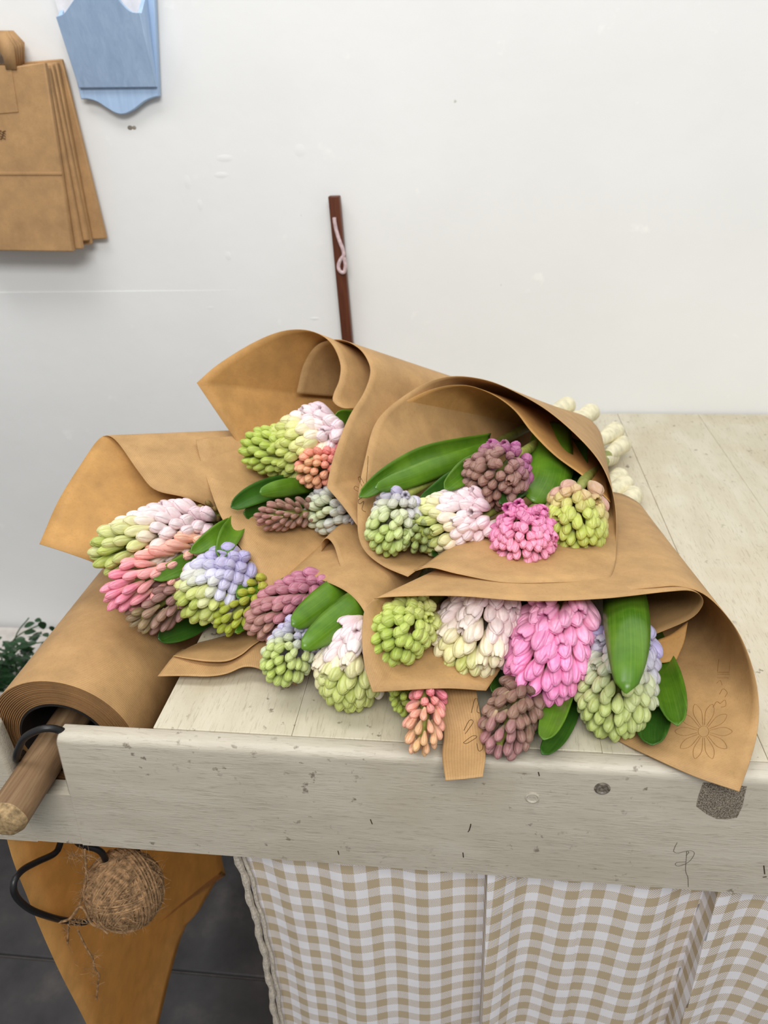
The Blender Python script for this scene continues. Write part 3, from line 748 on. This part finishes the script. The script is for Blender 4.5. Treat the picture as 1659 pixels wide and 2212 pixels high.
free_sheet(wE, [[(1418, 1383, .765), (1450, 1370, .765), (1486, 1343, .765)], [(1415, 1405, .757), (1445, 1400, .757), (1478, 1385, .757)], [(1420, 1432, .75), (1440, 1431, .75), (1462, 1424, .75)]], PAPER_IN, n=12, nv=10)

# ------------------------------------------------------------------ hyacinths
def set_attr(me, name, vals):
    a = me.attributes.new(name, 'FLOAT', 'POINT'); a.data.foreach_set('value', np.array(vals, dtype=np.float32))
def bud_mesh(name, prof, lobes, open_tip=False, twist=0.0, bend=0.0):
    NA = 42; ts = np.array([0, .08, .18, .3, .42, .54, .64, .73, .81, .87, .92, .96, .985, 1.0]); pr = np.array(prof); V, seam, along = [], [], []
    A_ = np.linspace(0, 2 * math.pi, NA, endpoint=False); third = 2 * math.pi / 3
    def sf(a):    # closeness to one of the three overlapping petal edges, and to the softer inner ones
        d3 = abs(((a + third / 2) % third) - third / 2); d6 = abs((a % third) - third / 2)
        return math.exp(-(d3 / 0.105) ** 2), math.exp(-(d6 / 0.105) ** 2)
    for t in ts:
        r0 = np.interp(t, pr[:, 0], pr[:, 1])
        for a in A_:
            s3, s6 = sf(a + twist * t); k = min(1, t / 0.30); tipk = max(0.0, (t - 0.72) / 0.28)
            r = r0 * (1 - lobes * 0.5 * (1 + 2.0 * tipk) * (s3 + 0.15 * s6) * k)
            r += r0 * (0.05 * math.cos(3 * (a + twist * t)) - 0.012 * math.cos(6 * (a + twist * t))) * k
            z = t - (0.10 if open_tip else 0.03) * tipk * (s3 + 0.5 * s6 * (1 if open_tip else 0))
            V.append((r * math.cos(a) + bend * t * t, r * math.sin(a), z))
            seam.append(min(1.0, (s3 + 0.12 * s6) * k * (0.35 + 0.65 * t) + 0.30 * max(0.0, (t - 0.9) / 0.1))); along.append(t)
    rows = len(ts)
    if open_tip:
        rt_ = pr[-1][1]
        for (t, rk) in ((0.97, 0.62), (0.86, 0.40), (0.70, 0.22), (0.62, 0.02)):
            for a in A_:
                s3, s6 = sf(a + twist); z = t - (0.09 * (s3 + 0.5 * s6) if t > 0.9 else 0); r = rt_ * rk * (1 - 0.25 * s3)
                V.append((r * math.cos(a) + bend * t * t, r * math.sin(a), z)); seam.append(1.0); along.append(t)
            rows += 1
    F = [(i * NA + j, i * NA + (j + 1) % NA, (i + 1) * NA + (j + 1) % NA, (i + 1) * NA + j) for i in range(rows - 1) for j in range(NA)]
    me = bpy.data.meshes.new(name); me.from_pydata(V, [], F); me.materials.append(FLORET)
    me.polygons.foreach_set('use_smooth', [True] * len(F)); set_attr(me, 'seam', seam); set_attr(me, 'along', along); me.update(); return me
P_LONG = [(0, .07), (.1, .10), (.3, .14), (.5, .185), (.66, .205), (.80, .192), (.90, .145), (.96, .088), (.99, .04), (1, .008)]
P_FAT = [(0, .08), (.12, .13), (.3, .195), (.5, .240), (.66, .250), (.80, .222), (.90, .160), (.96, .095), (.99, .042), (1, .008)]
P_OPEN = [(0, .08), (.12, .12), (.35, .175), (.55, .225), (.75, .245), (.9, .225), (1, .17)]
BUDS = {'long': [bud_mesh('floret_long', P_LONG, .09), bud_mesh('floret_long', P_LONG, .075, twist=0.5, bend=.05), bud_mesh('floret_long', P_LONG, .10, twist=-0.3, bend=-.05)],
        'fat': [bud_mesh('floret_bud', P_FAT, .075), bud_mesh('floret_bud', P_FAT, .085, twist=0.6, bend=.04), bud_mesh('floret_bud', P_FAT, .065, twist=-0.4)],
        'open': [bud_mesh('floret_open', P_OPEN, .11, True), bud_mesh('floret_open', P_OPEN, .13, True, 0.4, .05), bud_mesh('floret_open', P_OPEN, .15, True, -0.3)]}
HY = {}
def hyacinth(key, label, tip, base, zb, rpx, L, n, grad, style='fat', tail=TE, open_f=0.0, e0=30, e1=80, stem_end=None, blen=1.0, bw=1.0, seed=0, up=0.0):
    """tip, base: pixels of the two ends of the flower spike; zb: depth of its base; L: real length"""
    rng = random.Random(seed + hash(key) % 1 + sum(map(ord, key)))
    zb -= 0.025; B = at(*base, zb); r = ray(*tip); q = CAMP - B
    inpl = math.hypot(tip[0] - base[0], tip[1] - base[1]) * zb / FPX * 1.03
    L = max(inpl, min(L, 0.066))
    a_, b_, c_ = r @ r, 2 * r @ q, q @ q - L * L; disc = b_ * b_ - 4 * a_ * c_
    t = (-b_ - math.sqrt(disc)) / (2 * a_) if disc > 0 else -b_ / (2 * a_)
    T = CAMP + r * t
    zmin = TOP + 0.45 * rpx * zb / FPX
    if T[2] < zmin and T[1] > YF: T[2] = zmin
    Lr = np.linalg.norm(T - B); ax = (T - B) / Lr; R = rpx * (zb + t) / 2 / FPX
    g = thing('hyacinth', B, label, 'hyacinth', 'hyacinths in the wrapped bouquets'); HY[key] = g
    e_1 = unit(np.cross(ax, [0.1, 0.2, 1.0])); e_2 = np.cross(ax, e_1)
    pa = np.array([c[0] for c in grad]); pc_ = np.array([lin(c[1])[:3] for c in grad])
    ph = rng.uniform(0, 6.28)
    n = int(n * (1.62 if style == 'long' else 1.55))
    for i in range(n):
        s = (i + 0.5) / n                      # 0 at the base of the spike, 1 at its tip
        h = s ** 0.92; th = ph + i * 2.39996 + rng.gauss(0, 0.10)
        el = math.radians(e0 + 10 + (e1 + 3 - e0 - 10) * s ** 1.25 + rng.gauss(0, 5))
        rad = math.cos(th) * e_1 + math.sin(th) * e_2
        dv = math.cos(el) * rad + math.sin(el) * ax
        bl = (0.98 if style == 'long' else 0.92) * R * blen * (1.0 - 0.22 * s) * rng.uniform(0.92, 1.08)
        tipmax = Lr
        env = R * math.sqrt(max(0.02, 1 - 0.97 * (max(0.0, h - 0.40) / 0.60) ** 2.4)) * rng.uniform(0.94, 1.04)
        p0 = B + ax * (h * Lr - bl * math.sin(el)) + rad * max(0.0015, env - bl * math.cos(el))
        st_ = 'open' if (rng.random() < 1.0 * open_f * (1.25 - 1.4 * s)) else style
        me = BUDS[st_][rng.randint(0, 2)]
        o = bpy.data.objects.new('floret', me); COL.objects.link(o); o.parent = g
        o.location = Vector(p0 - B); o.rotation_mode = 'QUATERNION'
        o.rotation_quaternion = Vector(dv).to_track_quat('Z', 'Y') @ Quaternion((0, 0, 1), rng.uniform(0, 6.28))
        w = (0.84 if style == 'long' else 0.95) * bl * bw * rng.uniform(0.90, 1.1); o.scale = (w, w, bl)
        sc = min(1, max(0, (1 - s) + rng.gauss(0, 0.05)))
        col = np.array([np.interp(sc, pa, pc_[:, k]) for k in range(3)]) * rng.uniform(0.90, 1.06)
        o.color = (*np.minimum(col, 1.0), 1.0)
    E_ = at(*stem_end) if stem_end else at(*tail) + np.array([rng.uniform(-.018, .018), 0, rng.uniform(-.012, .018)])
    if E_[2] < TOP + 0.012: E_[2] = TOP + 0.012
    mid = B * 0.6 + E_ * 0.4 - ax * 0.015 + np.array([0, 0, up])
    path = catmull([T - ax * Lr * 0.18, B + ax * Lr * 0.3, B - ax * 0.02, mid, E_], 44)
    mb = MB(); mb.tube(path[:36], np.interp(np.arange(36), [0, 10, 35], [0.003, 0.0062, 0.0080]), 10); mb.build('stem', STEM, g)
    e = path[-1]; dv = unit(path[-1] - path[-6]); q0 = e - dv * 0.10
    prof_ = [(0.0, .0078), (.35, .0105), (.75, .0138), (.95, .0150), (.985, .0147), (1.0, .0135), (1.0, .0100), (1.004, .0098), (1.004, .0050), (1.0, .0046), (1.0, .0005)]
    mb = MB(); mb.tube([q0 + dv * 0.10 * k for k, _ in prof_][:6], [r_ for _, r_ in prof_][:6], 16)
    n1 = unit(np.cross(dv, [0.2, 0.1, 1])); n2 = np.cross(dv, n1)
    mb.grid([[q0 + dv * 0.10 * k + r_ * (math.cos(a) * n1 + math.sin(a) * n2) for a in np.linspace(0, 2 * math.pi, 16, endpoint=False)] for k, r_ in prof_[5:]], close_v=True)
    tag(mb.build('stem_base', STEMW, g), 'thick ivory base of the stem')
    return g
LIME, PALEG, CREAM, WHITEPK, PALEPK = (182, 194, 88), (208, 212, 136), (238, 226, 184), (242, 226, 226), (236, 208, 214)
LAV, LAVW, LAVG = (188, 180, 214), (214, 212, 228), (196, 204, 164)
MAU, MAUP, OLIVE = (150, 108, 104), (164, 100, 132), (150, 132, 92)
PINK, PINKL, CORAL, SALM = (240, 138, 192), (246, 178, 206), (238, 142, 146), (242, 190, 156)
g_white = [(0, LIME), (.16, PALEG), (.32, CREAM), (.48, WHITEPK), (1, PALEPK)]
g_whiteB = [(0, PALEG), (.3, CREAM), (.5, (245, 232, 222)), (1, WHITEPK)]
g_lav = [(0, LIME), (.18, PALEG), (.4, LAVW), (.75, LAV), (1, (176, 168, 208))]
g_lavg = [(0, (180, 200, 100)), (.35, (202, 212, 150)), (.65, (206, 206, 190)), (1, (186, 178, 208))]
g_mau = [(0, OLIVE), (.25, (156, 118, 108)), (.6, MAU), (1, MAUP)]
g_mauC = [(0, (150, 112, 96)), (.5, (158, 118, 108)), (.8, MAUP), (1, (180, 96, 150))]
g_mauP = [(0, (172, 128, 112)), (.3, (180, 118, 124)), (1, (192, 120, 146))]
g_pink = [(0, PINK), (.5, (242, 152, 198)), (1, PINKL)]
g_pinkC = [(0, (238, 158, 182)), (.5, (234, 142, 180)), (1, (216, 120, 170))]
g_coral = [(0, (232, 130, 160)), (.3, (240, 160, 160)), (.65, (240, 176, 158)), (1, SALM)]
g_coralB = [(0, (226, 170, 120)), (.4, (240, 150, 130)), (1, (240, 130, 160))]
g_lime = [(0, (176, 196, 76)), (.6, (192, 204, 98)), (1, (202, 208, 118))]
g_limeC = [(0, (186, 198, 84)), (.55, (198, 204, 104)), (.8, (204, 180, 120)), (1, (204, 160, 140))]
g_yel = [(0, (160, 172, 40)), (1, (178, 176, 50))]

hyacinth('A1', 'pale pink and white hyacinth with a green tip in the wrap above the paper roll', (196, 1205), (412, 1142), 0.915, 74, .135, 66, g_white, 'long', TA, .12, e0=38, blen=1.15, bw=1.05)
hyacinth('A2', 'coral pink hyacinth with long slender buds resting on the paper roll', (222, 1300), (415, 1195), .88, 60, .125, 44, g_coral, 'long', TA, 0, e0=38, blen=1.3, bw=.86)
hyacinth('A3', 'brownish mauve hyacinth with closed buds resting on the paper roll', (282, 1352), (410, 1258), .865, 56, .098, 40, g_mau, 'long', TA, 0, e0=42, blen=1.2, bw=.95)
hyacinth('A4', 'lilac and white hyacinth with lime tip beside the mauve one on the paper roll', (392, 1328), (505, 1226), 0.865, 70, .098, 62, g_lav, 'fat', TA, .2, e0=28, blen=.95)
hyacinth('A5', 'yellow green hyacinth tucked under the lilac one at the table corner', (468, 1362), (560, 1275), .855, 46, .085, 34, g_yel, 'fat', TA)
hyacinth('A6', 'shaded olive hyacinth deep inside the wrap above the paper roll', (430, 1102), (490, 1120), .96, 32, .05, 24, [(0, (140, 118, 60)), (1, (120, 96, 60))], 'fat', TA)

hyacinth('B1', 'bright lime green hyacinth in the tall wrap by the wall', (516, 972), (650, 975), .985, 54, .10, 50, g_lime, 'long', TB, .0, e0=38, bw=1.15)
hyacinth('B2', 'large cream and pale pink hyacinth with lime tip in the tall wrap', (586, 1002), (706, 942), 0.977, 78, .098, 78, [(0, LIME), (.3, (206, 210, 120)), (.5, CREAM), (.7, WHITEPK), (1, (232, 204, 214))], 'fat', TB, .3, blen=.86)
hyacinth('B3', 'salmon and coral pink hyacinth beneath the large pale one in the tall wrap', (653, 1026), (718, 994), 0.963, 48, .075, 42, g_coralB, 'fat', TB, .1)
hyacinth('B4', 'brown mauve hyacinth lying on a glossy leaf in the tall wrap', (552, 1120), (655, 1106), 0.925, 35, .085, 34, [(0, (170, 118, 108)), (.5, (168, 128, 112)), (1, (150, 116, 100))], 'long', TB, 0, e0=40, blen=1.15)
hyacinth('B5', 'lilac hyacinth with grey green buds half hidden by the tall wrap', (668, 1110), (760, 1096), 0.955, 56, .085, 54, [(0, (196, 204, 160)), (.3, (202, 204, 196)), (.7, (192, 184, 214)), (1, LAV)], 'fat', TB, .2)

hyacinth('C1', 'grey green and lilac hyacinth beneath the long leaves in the domed wrap', (820, 1190), (868, 1096), 0.875, 56, .088, 46, g_lavg, 'fat', TC, .1, stem_end=(1226, 875, 1.26))
hyacinth('C2', 'shaded green hyacinth tucked behind two others in the domed wrap', (885, 1178), (930, 1120), .885, 42, .07, 30, [(0, (150, 166, 90)), (1, (160, 156, 130))], 'fat', TC, stem_end=(1278, 890, 1.25))
hyacinth('C3', 'hyacinth grading from lime buds to pale pink flowers in the domed wrap', (890, 1152), (1020, 1118), 0.875, 72, .105, 70, g_white, 'fat', TC, .25, blen=.9, stem_end=(1330, 930, 1.23))
hyacinth('C4', 'dusky mauve hyacinth raised above the others in the domed wrap', (1034, 1066), (1092, 1008), 0.9, 68, .085, 66, g_mauC, 'fat', TC, .12, blen=.88, stem_end=(1250, 905, 1.24))
hyacinth('C5', 'bright pink hyacinth with crowded petals in the domed wrap', (1126, 1226), (1132, 1140), 0.845, 68, .092, 100, g_pinkC, 'long', TC, .3, e0=40, blen=.95, bw=1.05, stem_end=(1345, 960, 1.22))
hyacinth('C6', 'lime green hyacinth with apricot upper buds at the side of the domed wrap', (1232, 1200), (1248, 1086), 0.865, 70, .10, 66, g_limeC, 'fat', TC, .05, blen=.92, stem_end=(1318, 985, 1.2))

hyacinth('D1', 'dusky rose hyacinth with closed buds in the low wrap', (533, 1366), (676, 1272), .85, 56, .128, 52, g_mauP, 'long', TD, 0, e0=40, blen=1.15, bw=1.12)
hyacinth('D2', 'lilac hyacinth with green buds in the low wrap on the bare table', (590, 1466), (652, 1376), 0.795, 58, .090, 54, [(0, (184, 202, 96)), (.35, (196, 206, 140)), (.6, (190, 188, 206)), (1, LAV)], 'fat', TD, .1, blen=.9)
hyacinth('D3', 'pale pink hyacinth with green buds hanging over the bare table top', (735, 1532), (780, 1386), 0.778, 78, .115, 68, [(0, (188, 198, 102)), (.24, (208, 212, 138)), (.38, CREAM), (.55, WHITEPK), (1, PALEPK)], 'long', TD, .2, e0=36, blen=1.1, bw=1.15)
hyacinth('D4', 'green hyacinth bud cluster peeping out beneath the wide wrap', (872, 1530), (885, 1470), 0.771, 40, .055, 28, g_lime, 'fat', TD)

hyacinth('E1', 'plain lime green hyacinth at the edge of the wide wrap', (818, 1414), (896, 1332), 0.756, 68, .095, 54, [(0, (172, 192, 76)), (.5, (194, 206, 104)), (1, (210, 212, 130))], 'fat', TE, .15, blen=1.0, stem_end=(1350, 1046, 1.11))
hyacinth('E2', 'cream white hyacinth with pale pink upper flowers in the wide wrap', (982, 1470), (1050, 1308), 0.78, 88, .115, 74, [(0, (202, 206, 118)), (.14, (230, 222, 168)), (.32, (244, 231, 206)), (.55, (246, 227, 222)), (1, (234, 208, 210))], 'long', TE, .3, e0=34, blen=1.0, bw=1.15, stem_end=(1338, 1030, 1.14))
hyacinth('E3', 'vivid pink hyacinth in the middle of the wide wrap', (1154, 1526), (1204, 1340), 0.76, 90, .125, 70, g_pink, 'long', TE, .22, e0=34, blen=1.08, bw=1.05, stem_end=(1366, 1078, 1.09))
hyacinth('E4', 'green and lilac hyacinth under a broad leaf in the wide wrap', (1306, 1602), (1352, 1390), 0.747, 84, .125, 86, [(0, (180, 194, 104)), (.35, (198, 206, 142)), (.6, (200, 200, 190)), (1, (178, 168, 208))], 'fat', TE, .12, blen=.8)
hyacinth('E5', 'brownish mauve hyacinth at the front edge of the table under the pink one', (1068, 1630), (1122, 1508), 0.725, 58, .098, 36, [(0, (170, 118, 120)), (.4, (150, 116, 98)), (1, (128, 96, 84))], 'long', TE, 0, e0=40, blen=1.15, bw=1.12)
hyacinth('E6', 'peach coral hyacinth hanging at the front edge of the table beside the paper tongue', (905, 1632), (925, 1500), .725, 44, .085, 28, [(0, (222, 178, 120)), (.4, (232, 166, 140)), (1, (240, 130, 150))], 'long', TE, 0, e0=34, blen=1.25, bw=1.08)

# ------------------------------------------------------------------ leaves
def leaf(owner, pts, hw, cup=0.35, roll=0.0, mat=None, blunt=0.55, wbase=0.6, fold=0.0):
    g = HY[owner]; P = catmull([at(p[0], p[1], p[2] - 0.032 * i / (len(pts) - 1)) for i, p in enumerate(pts)], 30); n = len(P); T = np.gradient(P, axis=0)
    zc = pts[-1][2]; W = hw * zc / FPX; rows, uvs = [], []
    S_ = np.linspace(-1, 1, 9)
    for i in range(n):
        t = i / (n - 1); tt = unit(T[i]); N = unit(CAMP - P[i]); N = unit(N - tt * np.dot(N, tt)); S = np.cross(tt, N)
        c, s = math.cos(math.radians(roll)), math.sin(math.radians(roll)); N, S = N * c + S * s, S * c - N * s
        w = W * (wbase + (1 - wbase) * min(1, t / 0.55))
        if t > blunt: w *= math.sqrt(max(0.0, 1 - ((t - blunt) / (1 - blunt)) ** 2.2)) * 0.96 + 0.04
        row = []
        for x in S_:
            off = S * x * w + N * cup * w * (x * x - 0.3) + N * fold * w * max(0, x) ** 2
            if t > 0.93: off += N * W * 0.25 * cup * (t - 0.93) / 0.07
            v = P[i] + off
            if v[2] < TOP + 0.001 and v[1] > YF and v[0] > -0.3: v[2] = TOP + 0.001
            row.append(v)
        rows.append(row); uvs.append([(x * w, t * 0.2) for x in S_])
    mb = MB(); mb.grid(rows, uv=uvs); return mb.build('leaf', mat or LEAF, g, solid=0.0011)
leaf('A4', [(540, 1150, .92), (460, 1192, .865), (390, 1224, .835), (331, 1252, .82)], 24, .3)
leaf('A1', [(540, 1110, .93), (480, 1148, .865), (440, 1176, .845), (411, 1194, .838)], 21, .3)
leaf('A4', [(530, 1100, .92), (500, 1150, .865), (485, 1180, .845), (474, 1206, .838)], 24, .35)
leaf('A5', [(600, 1190, .90), (560, 1240, .85), (535, 1270, .835), (511, 1292, .83)], 26, .3)
leaf('A3', [(490, 1310, .88), (430, 1340, .865), (385, 1362, .855), (340, 1380, .85)], 26, .3, mat=LEAFD)
leaf('B1', [(690, 1030, .97), (610, 1048, .935), (550, 1068, .915), (498, 1097, .90)], 24, .4, mat=LEAFD)
leaf('B4', [(700, 1048, .945), (640, 1051, .915), (598, 1057, .90), (561, 1064, .893)], 20, -.3)
leaf('B4', [(700, 1128, .94), (645, 1146, .93), (612, 1149, .925), (583, 1143, .92)], 12, .3, mat=LEAFD)
leaf('B4', [(690, 1070, .95), (630, 1082, .94), (570, 1105, .925), (525, 1108, .915)], 26, .3, mat=LEAFD)
leaf('B2', [(800, 930, 1.0), (760, 908, .97), (742, 902, .965), (722, 898, .96)], 20, .3)
leaf('C1', [(1060, 952, 1.0), (940, 980, .93), (855, 1020, .895), (774, 1075, .858)], 26, .45, wbase=.7)
leaf('C1', [(1060, 968, .98), (960, 1003, .915), (880, 1034, .88), (811, 1054, .852)], 24, -.25, wbase=.7)
leaf('C3', [(1050, 1010, .95), (990, 1035, .905), (945, 1065, .885), (903, 1090, .875)], 24, .3, mat=LEAFD)
leaf('C4', [(1070, 975, .93), (1015, 1010, .885), (985, 1036, .87), (959, 1056, .862)], 24, .3)
leaf('C6', [(1195, 915, 1.02), (1188, 975, .962), (1178, 1030, .922), (1152, 1080, .890)], 58, -.35, wbase=.75, blunt=.45)
leaf('C6', [(1250, 950, 1.02), (1240, 1005, .97), (1210, 1055, .935), (1150, 1090, .915)], 32, .3, mat=LEAFD)
leaf('C4', [(1160, 1035, .91), (1130, 1052, .88), (1105, 1068, .868), (1078, 1088, .862)], 18, .3, mat=LEAFD)
leaf('C3', [(1000, 1140, .88), (965, 1175, .87), (950, 1188, .862), (933, 1200, .855)], 14, .3, mat=LEAFD)
leaf('D1', [(800, 1225, .88), (735, 1275, .81), (680, 1316, .78), (632, 1350, .762)], 35, -.40, wbase=.75)
leaf('D3', [(830, 1260, .85), (770, 1308, .775), (710, 1356, .748), (653, 1400, .735)], 36, -.40, wbase=.75)
leaf('D1', [(640, 1245, .87), (585, 1298, .845), (545, 1338, .83), (507, 1367, .82)], 12, .5)
leaf('D1', [(700, 1228, .90), (645, 1248, .865), (612, 1262, .85), (583, 1280, .845)], 14, .4)
leaf('E4', [(1345, 1190, .90), (1350, 1290, .74), (1356, 1390, .672), (1352, 1494, .645)], 52, -.45, wbase=.62, blunt=.62)
leaf('E4', [(1405, 1370, .82), (1428, 1440, .76), (1450, 1510, .722), (1464, 1570, .70)], 37, .35, fold=.3, wbase=.75)
leaf('E4', [(1398, 1470, .76), (1410, 1530, .722), (1408, 1575, .705), (1408, 1612, .692)], 38, .35, mat=LEAFD)
leaf('E3', [(1235, 1430, .76), (1212, 1500, .72), (1192, 1560, .697), (1174, 1600, .685)], 30, .3, roll=20)
leaf('E3', [(1255, 1450, .77), (1230, 1530, .73), (1205, 1585, .71), (1170, 1630, .69)], 24, .3, mat=LEAFD)
leaf('E2', [(1155, 1200, .92), (1142, 1275, .81), (1128, 1325, .77), (1116, 1372, .752)], 17, .4, mat=LEAFD)
leaf('E5', [(1195, 1490, .76), (1168, 1548, .725), (1155, 1568, .715), (1145, 1585, .71)], 18, .3, mat=LEAFD)
leaf('E2', [(1100, 1440, .78), (1085, 1470, .755), (1075, 1482, .745), (1062, 1495, .74)], 20, .3, mat=LEAFD)

# ------------------------------------------------------------------ print on the kraft paper, hairs on the apron
INK = mat_plain('brown_ink', (92, 66, 40), 0.8, 0.1, 0.1)
INKF = mat_plain('faded_brown_ink', (156, 116, 72), 0.8, 0.1, 0.1)
def print_on(wrap, strokes, name, mat, r, label):
    bpy.context.view_layer.update(); dg = bpy.context.evaluated_depsgraph_get(); trees = []
    for ch in wrap.children:
        ev = ch.evaluated_get(dg); me = ev.to_mesh(); off = origin(wrap)
        trees.append((ch, BVHTree.FromPolygons([tuple(np.array(v.co) + off) for v in me.vertices], [tuple(p.vertices) for p in me.polygons]))); ev.to_mesh_clear()
    mb = MB(); host = None
    for st_ in strokes:
        pts = []
        for p in catmull([(a, b, 0) for a, b in st_], max(8, 5 * len(st_))):
            d = ray(p[0], p[1]); best = None
            for ch, tr in trees:
                h = tr.ray_cast(Vector(CAMP), Vector(d).normalized())
                if h[0] is not None and (best is None or h[3] < best[0]): best = (h[3], np.array(h[0]), ch)
            if best: pts.append(best[1] - unit(d) * 0.00025); host = best[2]
        if len(pts) > 3: mb.tube(pts, r, 4)
    if mb.v: tag(mb.build(name, mat, host), label)
def petal(cx, cy, ang, r0, r1, w):
    ca, sa = math.cos(ang), math.sin(ang)
    return [(cx + ca * a - sa * b, cy + sa * a + ca * b) for a, b in ((r0, -w * .3), (r1 * .7, -w), (r1, 0), (r1 * .7, w), (r0, w * .3))]
flower = [petal(1520, 1580, a, 14, 62, 9) for a in np.linspace(0, 2 * math.pi, 11)[:-1]] + [[(1520 + 12 * math.cos(a), 1580 + 12 * math.sin(a)) for a in np.linspace(0, 6.28, 8)]]
letters = [[(1549, 1452), (1576, 1452)], [(1549, 1456), (1576, 1456)], [(1549, 1464), (1574, 1464)], [(1553, 1424), (1550, 1450)], [(1578, 1422), (1576, 1450)], [(1548, 1476), (1556, 1470), (1560, 1480)],
           [(1554, 1500), (1562, 1488), (1571, 1496), (1566, 1506)], [(1556, 1520), (1566, 1512), (1568, 1524), (1558, 1528)], [(1540, 1528), (1548, 1516), (1556, 1520)]]
print_on(wE, flower, 'printed_flower', INKF, 0.00022, 'thin brown line drawing of a flower printed on the paper')
print_on(wE, letters, 'printed_lettering', INKF, 0.00026, 'faded lettering printed along the paper')
tong = [[(1005, 1585), (1022, 1560), (1014, 1556), (1002, 1578)], [(1001, 1604), (1020, 1590), (1030, 1592), (1008, 1606), (1001, 1604)], [(1030, 1606), (1034, 1622), (1042, 1618), (1044, 1604)], [(1018, 1540), (1026, 1510), (1034, 1514), (1030, 1536), (1036, 1540)], [(1040, 1520), (1036, 1500)]]
print_on(wE, tong, 'printed_flower', INK, 0.00026, 'brown line drawing printed at the edge of the paper tongue')
left_ = [[(795, 985), (793, 1020), (791, 1045)], [(782, 1050), (774, 1034), (778, 1030), (786, 1044)], [(774, 1062), (765, 1056), (768, 1050), (778, 1056)], [(786, 1082), (776, 1088), (774, 1080), (784, 1074)], [(786, 1084), (782, 1100), (790, 1106)]]
print_on(wC, left_, 'printed_flower', INK, 0.00024, 'brown line drawing printed near the edge of the domed wrap')
print_on(wB, left_, 'printed_flower', INK, 0.00024, 'brown line drawing printed near the corner of the tall wrap')
def on_apron(strokes, name, mat, r, label):
    mb = MB()
    for st_ in strokes: mb.tube(catmull([on_y(a, b, YF - 0.0003) for a, b in st_], 8 * len(st_)), r, 4)
    tag(mb.build(name, mat, table), label)
on_apron([[(1463, 1820), (1457, 1832), (1456, 1840), (1465, 1843), (1480, 1839), (1494, 1838), (1500, 1844), (1492, 1858), (1481, 1866), (1466, 1871), (1459, 1868), (1463, 1863), (1482, 1862)], [(1482, 1848), (1488, 1842), (1484, 1838), (1483, 1850), (1481, 1880), (1486, 1896), (1487, 1916)]], 'stray_hair', mat_plain('dark_hair', (96, 88, 78), 0.6, 0.2), 0.00022, 'fine stray hair stuck to the paint')
on_apron([[(1013, 1795), (1016, 1786), (1017, 1780)], [(1012, 1796), (1011, 1797)], [(1000, 1842), (1001, 1852)], [(1650, 1870), (1652, 1888)], [(1648, 1895), (1656, 1894)], [(1163, 1668), (1165, 1676)], [(800, 1770), (804, 1780)], [(730, 1838), (732, 1846)]], 'paint_chip', mat_plain('bare_wood_chip', (74, 62, 50), 0.8, 0.1), 0.0005, 'dark chip in the paint')
